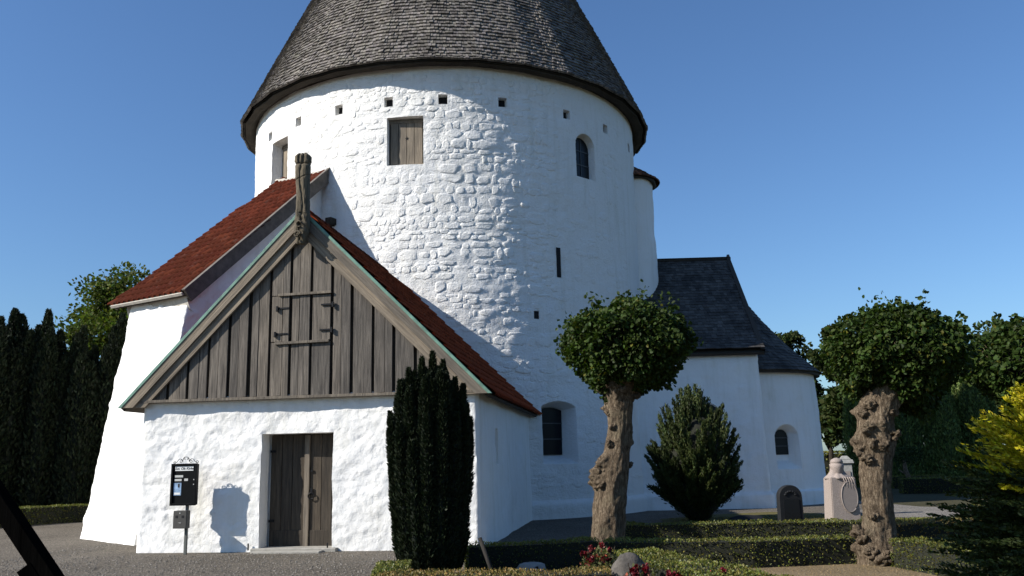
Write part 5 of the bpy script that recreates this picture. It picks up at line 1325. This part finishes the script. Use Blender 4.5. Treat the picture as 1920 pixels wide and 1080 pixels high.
# golden conifer in the right foreground: feathery sprays
def feather_conifer():
    base = (4.15, 6.3, 0); root = thing('golden_conifer', 'feathery conifer in the right foreground, golden at its top, deep green below', 'conifer', base)
    Cg, Dg, Tg, Cy_, Dy_, Ty = [], [], [], [], [], []
    for b in range(1200):
        a = random.uniform(math.pi * .62, math.pi * 1.9); z = random.uniform(.05, 2.05) ; rad = float(np.interp(z, [0, .5, 1.1, 1.5, 1.9, 2.15], [.95, 1.15, 1.05, .88, .50, .1])) * random.uniform(.55, 1.05)
        root_p = np.array([math.cos(a) * rad * .55, math.sin(a) * rad * .55, z * .92]); tip = np.array([math.cos(a) * rad, math.sin(a) * rad, z + random.uniform(-.02, .16)])
        ax = tip - root_p; L_ = np.linalg.norm(ax) + .12; ax /= np.linalg.norm(ax); side = np.cross(ax, [0, 0, 1]); side /= np.linalg.norm(side) + 1e-6
        side = side * math.cos(.5) + np.cross(ax, side) * random.uniform(-.7, .7); m_ = 64
        gold = z > 1.38 + random.uniform(-.1, .25)
        for sg in (-1, 1):
            for k in range(2):
                f = rng.random(m_ // 2); wl = .085 * (1 - f) + .012
                lat = rng.random(m_ // 2) * wl; P = root_p + ax * (f * L_)[:, None] + (side * sg)[None] * lat[:, None] + ax * (lat * .9)[:, None] + rng.normal(size=(m_ // 2, 3)) * .006
                P[:, 2] -= .10 * f ** 2 * L_
                D_ = np.repeat((ax + side * sg * .9)[None], m_ // 2, 0); T = rng.uniform(.6, 1.4, m_ // 2) * random.uniform(.7, 1.2)
                (Cy_ if gold else Cg).append(P); (Dy_ if gold else Dg).append(D_); (Ty if gold else Tg).append(T)
    core = blob('crown', (.1, .1, .88), (.62, .62, .90), M['hedgecore'], root, 5, .1)
    for Cc, Dd, Tt, mat, nm in ((Cg, Dg, Tg, 'feather', 'foliage'), (Cy_, Dy_, Ty, 'golden', 'golden_foliage')):
        C = np.concatenate(Cc); D_ = np.concatenate(Dd); T = np.concatenate(Tt); n = len(C)
        leaf_cloud(nm, C, D_, rng.uniform(.7, 1.3, n) * .040, rng.uniform(.7, 1.2, n) * .017, M[mat], core, np.stack([T * rng.uniform(.9, 1.2, n), T, T * rng.uniform(.6, 1, n)], -1), .3, kind='stuff')
    tube('trunk', [(0.1, 0.1, -.05), (.1, .1, 1.6)], [.08, .02], M['bark_dark'], root)
feather_conifer()

# ================================================================== DARK TIMBER at the left edge
broadleaf('unseen broadleaf tree added left of the camera to shade the golden conifer', (-4.9, 3.0, 0), 7, (0, 0, 5.9, 1.6, 2.4, 1.3), 6000, 'leaf_tree', .16, 11)  # unseen tree, added to cast shade on the golden conifer's lower part
g = thing('timber_trestle', 'black timber strut slanting across the lower left corner', 'timber frame', (-2.486, 3.0, 0))
tube('post', [(0, 0, 0), (0, 0, 2.6)], .07, M['tarred'], g, 8)
def beam(name, a, b, w, t, par):
    a, b = Vector(a), Vector(b); d = (b - a).normalized(); s = Vector((0, 1, 0)); u_ = d.cross(s).normalized(); rot = Matrix((u_, s, d)).transposed()
    return box(name, (a + b) / 2, (w, t, (b - a).length), M['tarred'], par, rot, .004)
beam('strut', (0.05, 0, 2.45), (1.918, 0, 0.0), .056, .055, g)
beam('crossbeam', (-1.2, .15, 1.52), (1.0, .15, 1.52), .001, .001, g) if False else None
pb = Vector((1.21, 0, .96)); box('bracket', Vector((0.909, 0, 1.257)), (.05, .06, .10), M['tarred'], g, Matrix.Rotation(R(-36), 3, 'Y'))

# ================================================================== LOOSE GRAVEL
n = 9000; X = rng.uniform(-9.5, -.9, n); Yv = rng.uniform(11.5, 20, n); keep = ~((X > -8.5) & (Yv > 17.2)); X, Yv = X[keep], Yv[keep]; n = len(X)
C = np.stack([X, Yv, np.full(n, .006)], -1); s = rng.uniform(.008, .022, n)[:, None]
ang = rng.uniform(0, 6.28, n); px = np.stack([np.cos(ang), np.sin(ang), np.zeros(n)], -1); py = np.stack([-np.sin(ang), np.cos(ang), np.zeros(n)], -1)
P = np.stack([C - px * s, C - py * s * .8, C + px * s, C + py * s * .8, C + np.array([0, 0, 1]) * s * .8], 1); F = np.array([(0, 1, 4), (1, 2, 4), (2, 3, 4), (3, 0, 4)])
t = rng.uniform(.5, 1.5, n)
link('loose_gravel', npmesh('loose_gravel', P.reshape(-1, 3), (F[None] + (np.arange(n) * 5)[:, None, None]).reshape(-1, 3), False, tint=np.repeat(t, 5)), mk_tinted('gravel_stones', (.16, .145, .125)), kind='stuff')
# grass tufts on the lawn and plot
def tufts(name, poly, n, h, mat_c, seed):
    xs = rng.uniform(poly[0], poly[1], n); ys = rng.uniform(poly[2], poly[3], n); C = np.stack([xs, ys, np.full(n, h * .45)], -1)
    D_ = np.repeat([[0, 0, 1.]], n, 0); T = rng.uniform(.5, 1.5, n); leaf_cloud(name, C, D_, rng.uniform(.5, 1.3, n) * h, np.full(n, h * .22), mat_c, None, np.stack([T * 1.1, T, T * .8], -1), .7, kind='stuff')
tufts('lawn_grass', (4.0, 8.9, 19.3, 24.3), 9000, .045, mk_leaf('grass_blade', (.12, .11, .035), .2), 1)
tufts('plot_grass', (2.4, 5.4, 10.5, 14.5), 5000, .022, mk_leaf('dry_blade', (.24, .18, .10), .2), 2)
bpy.context.view_layer.update()
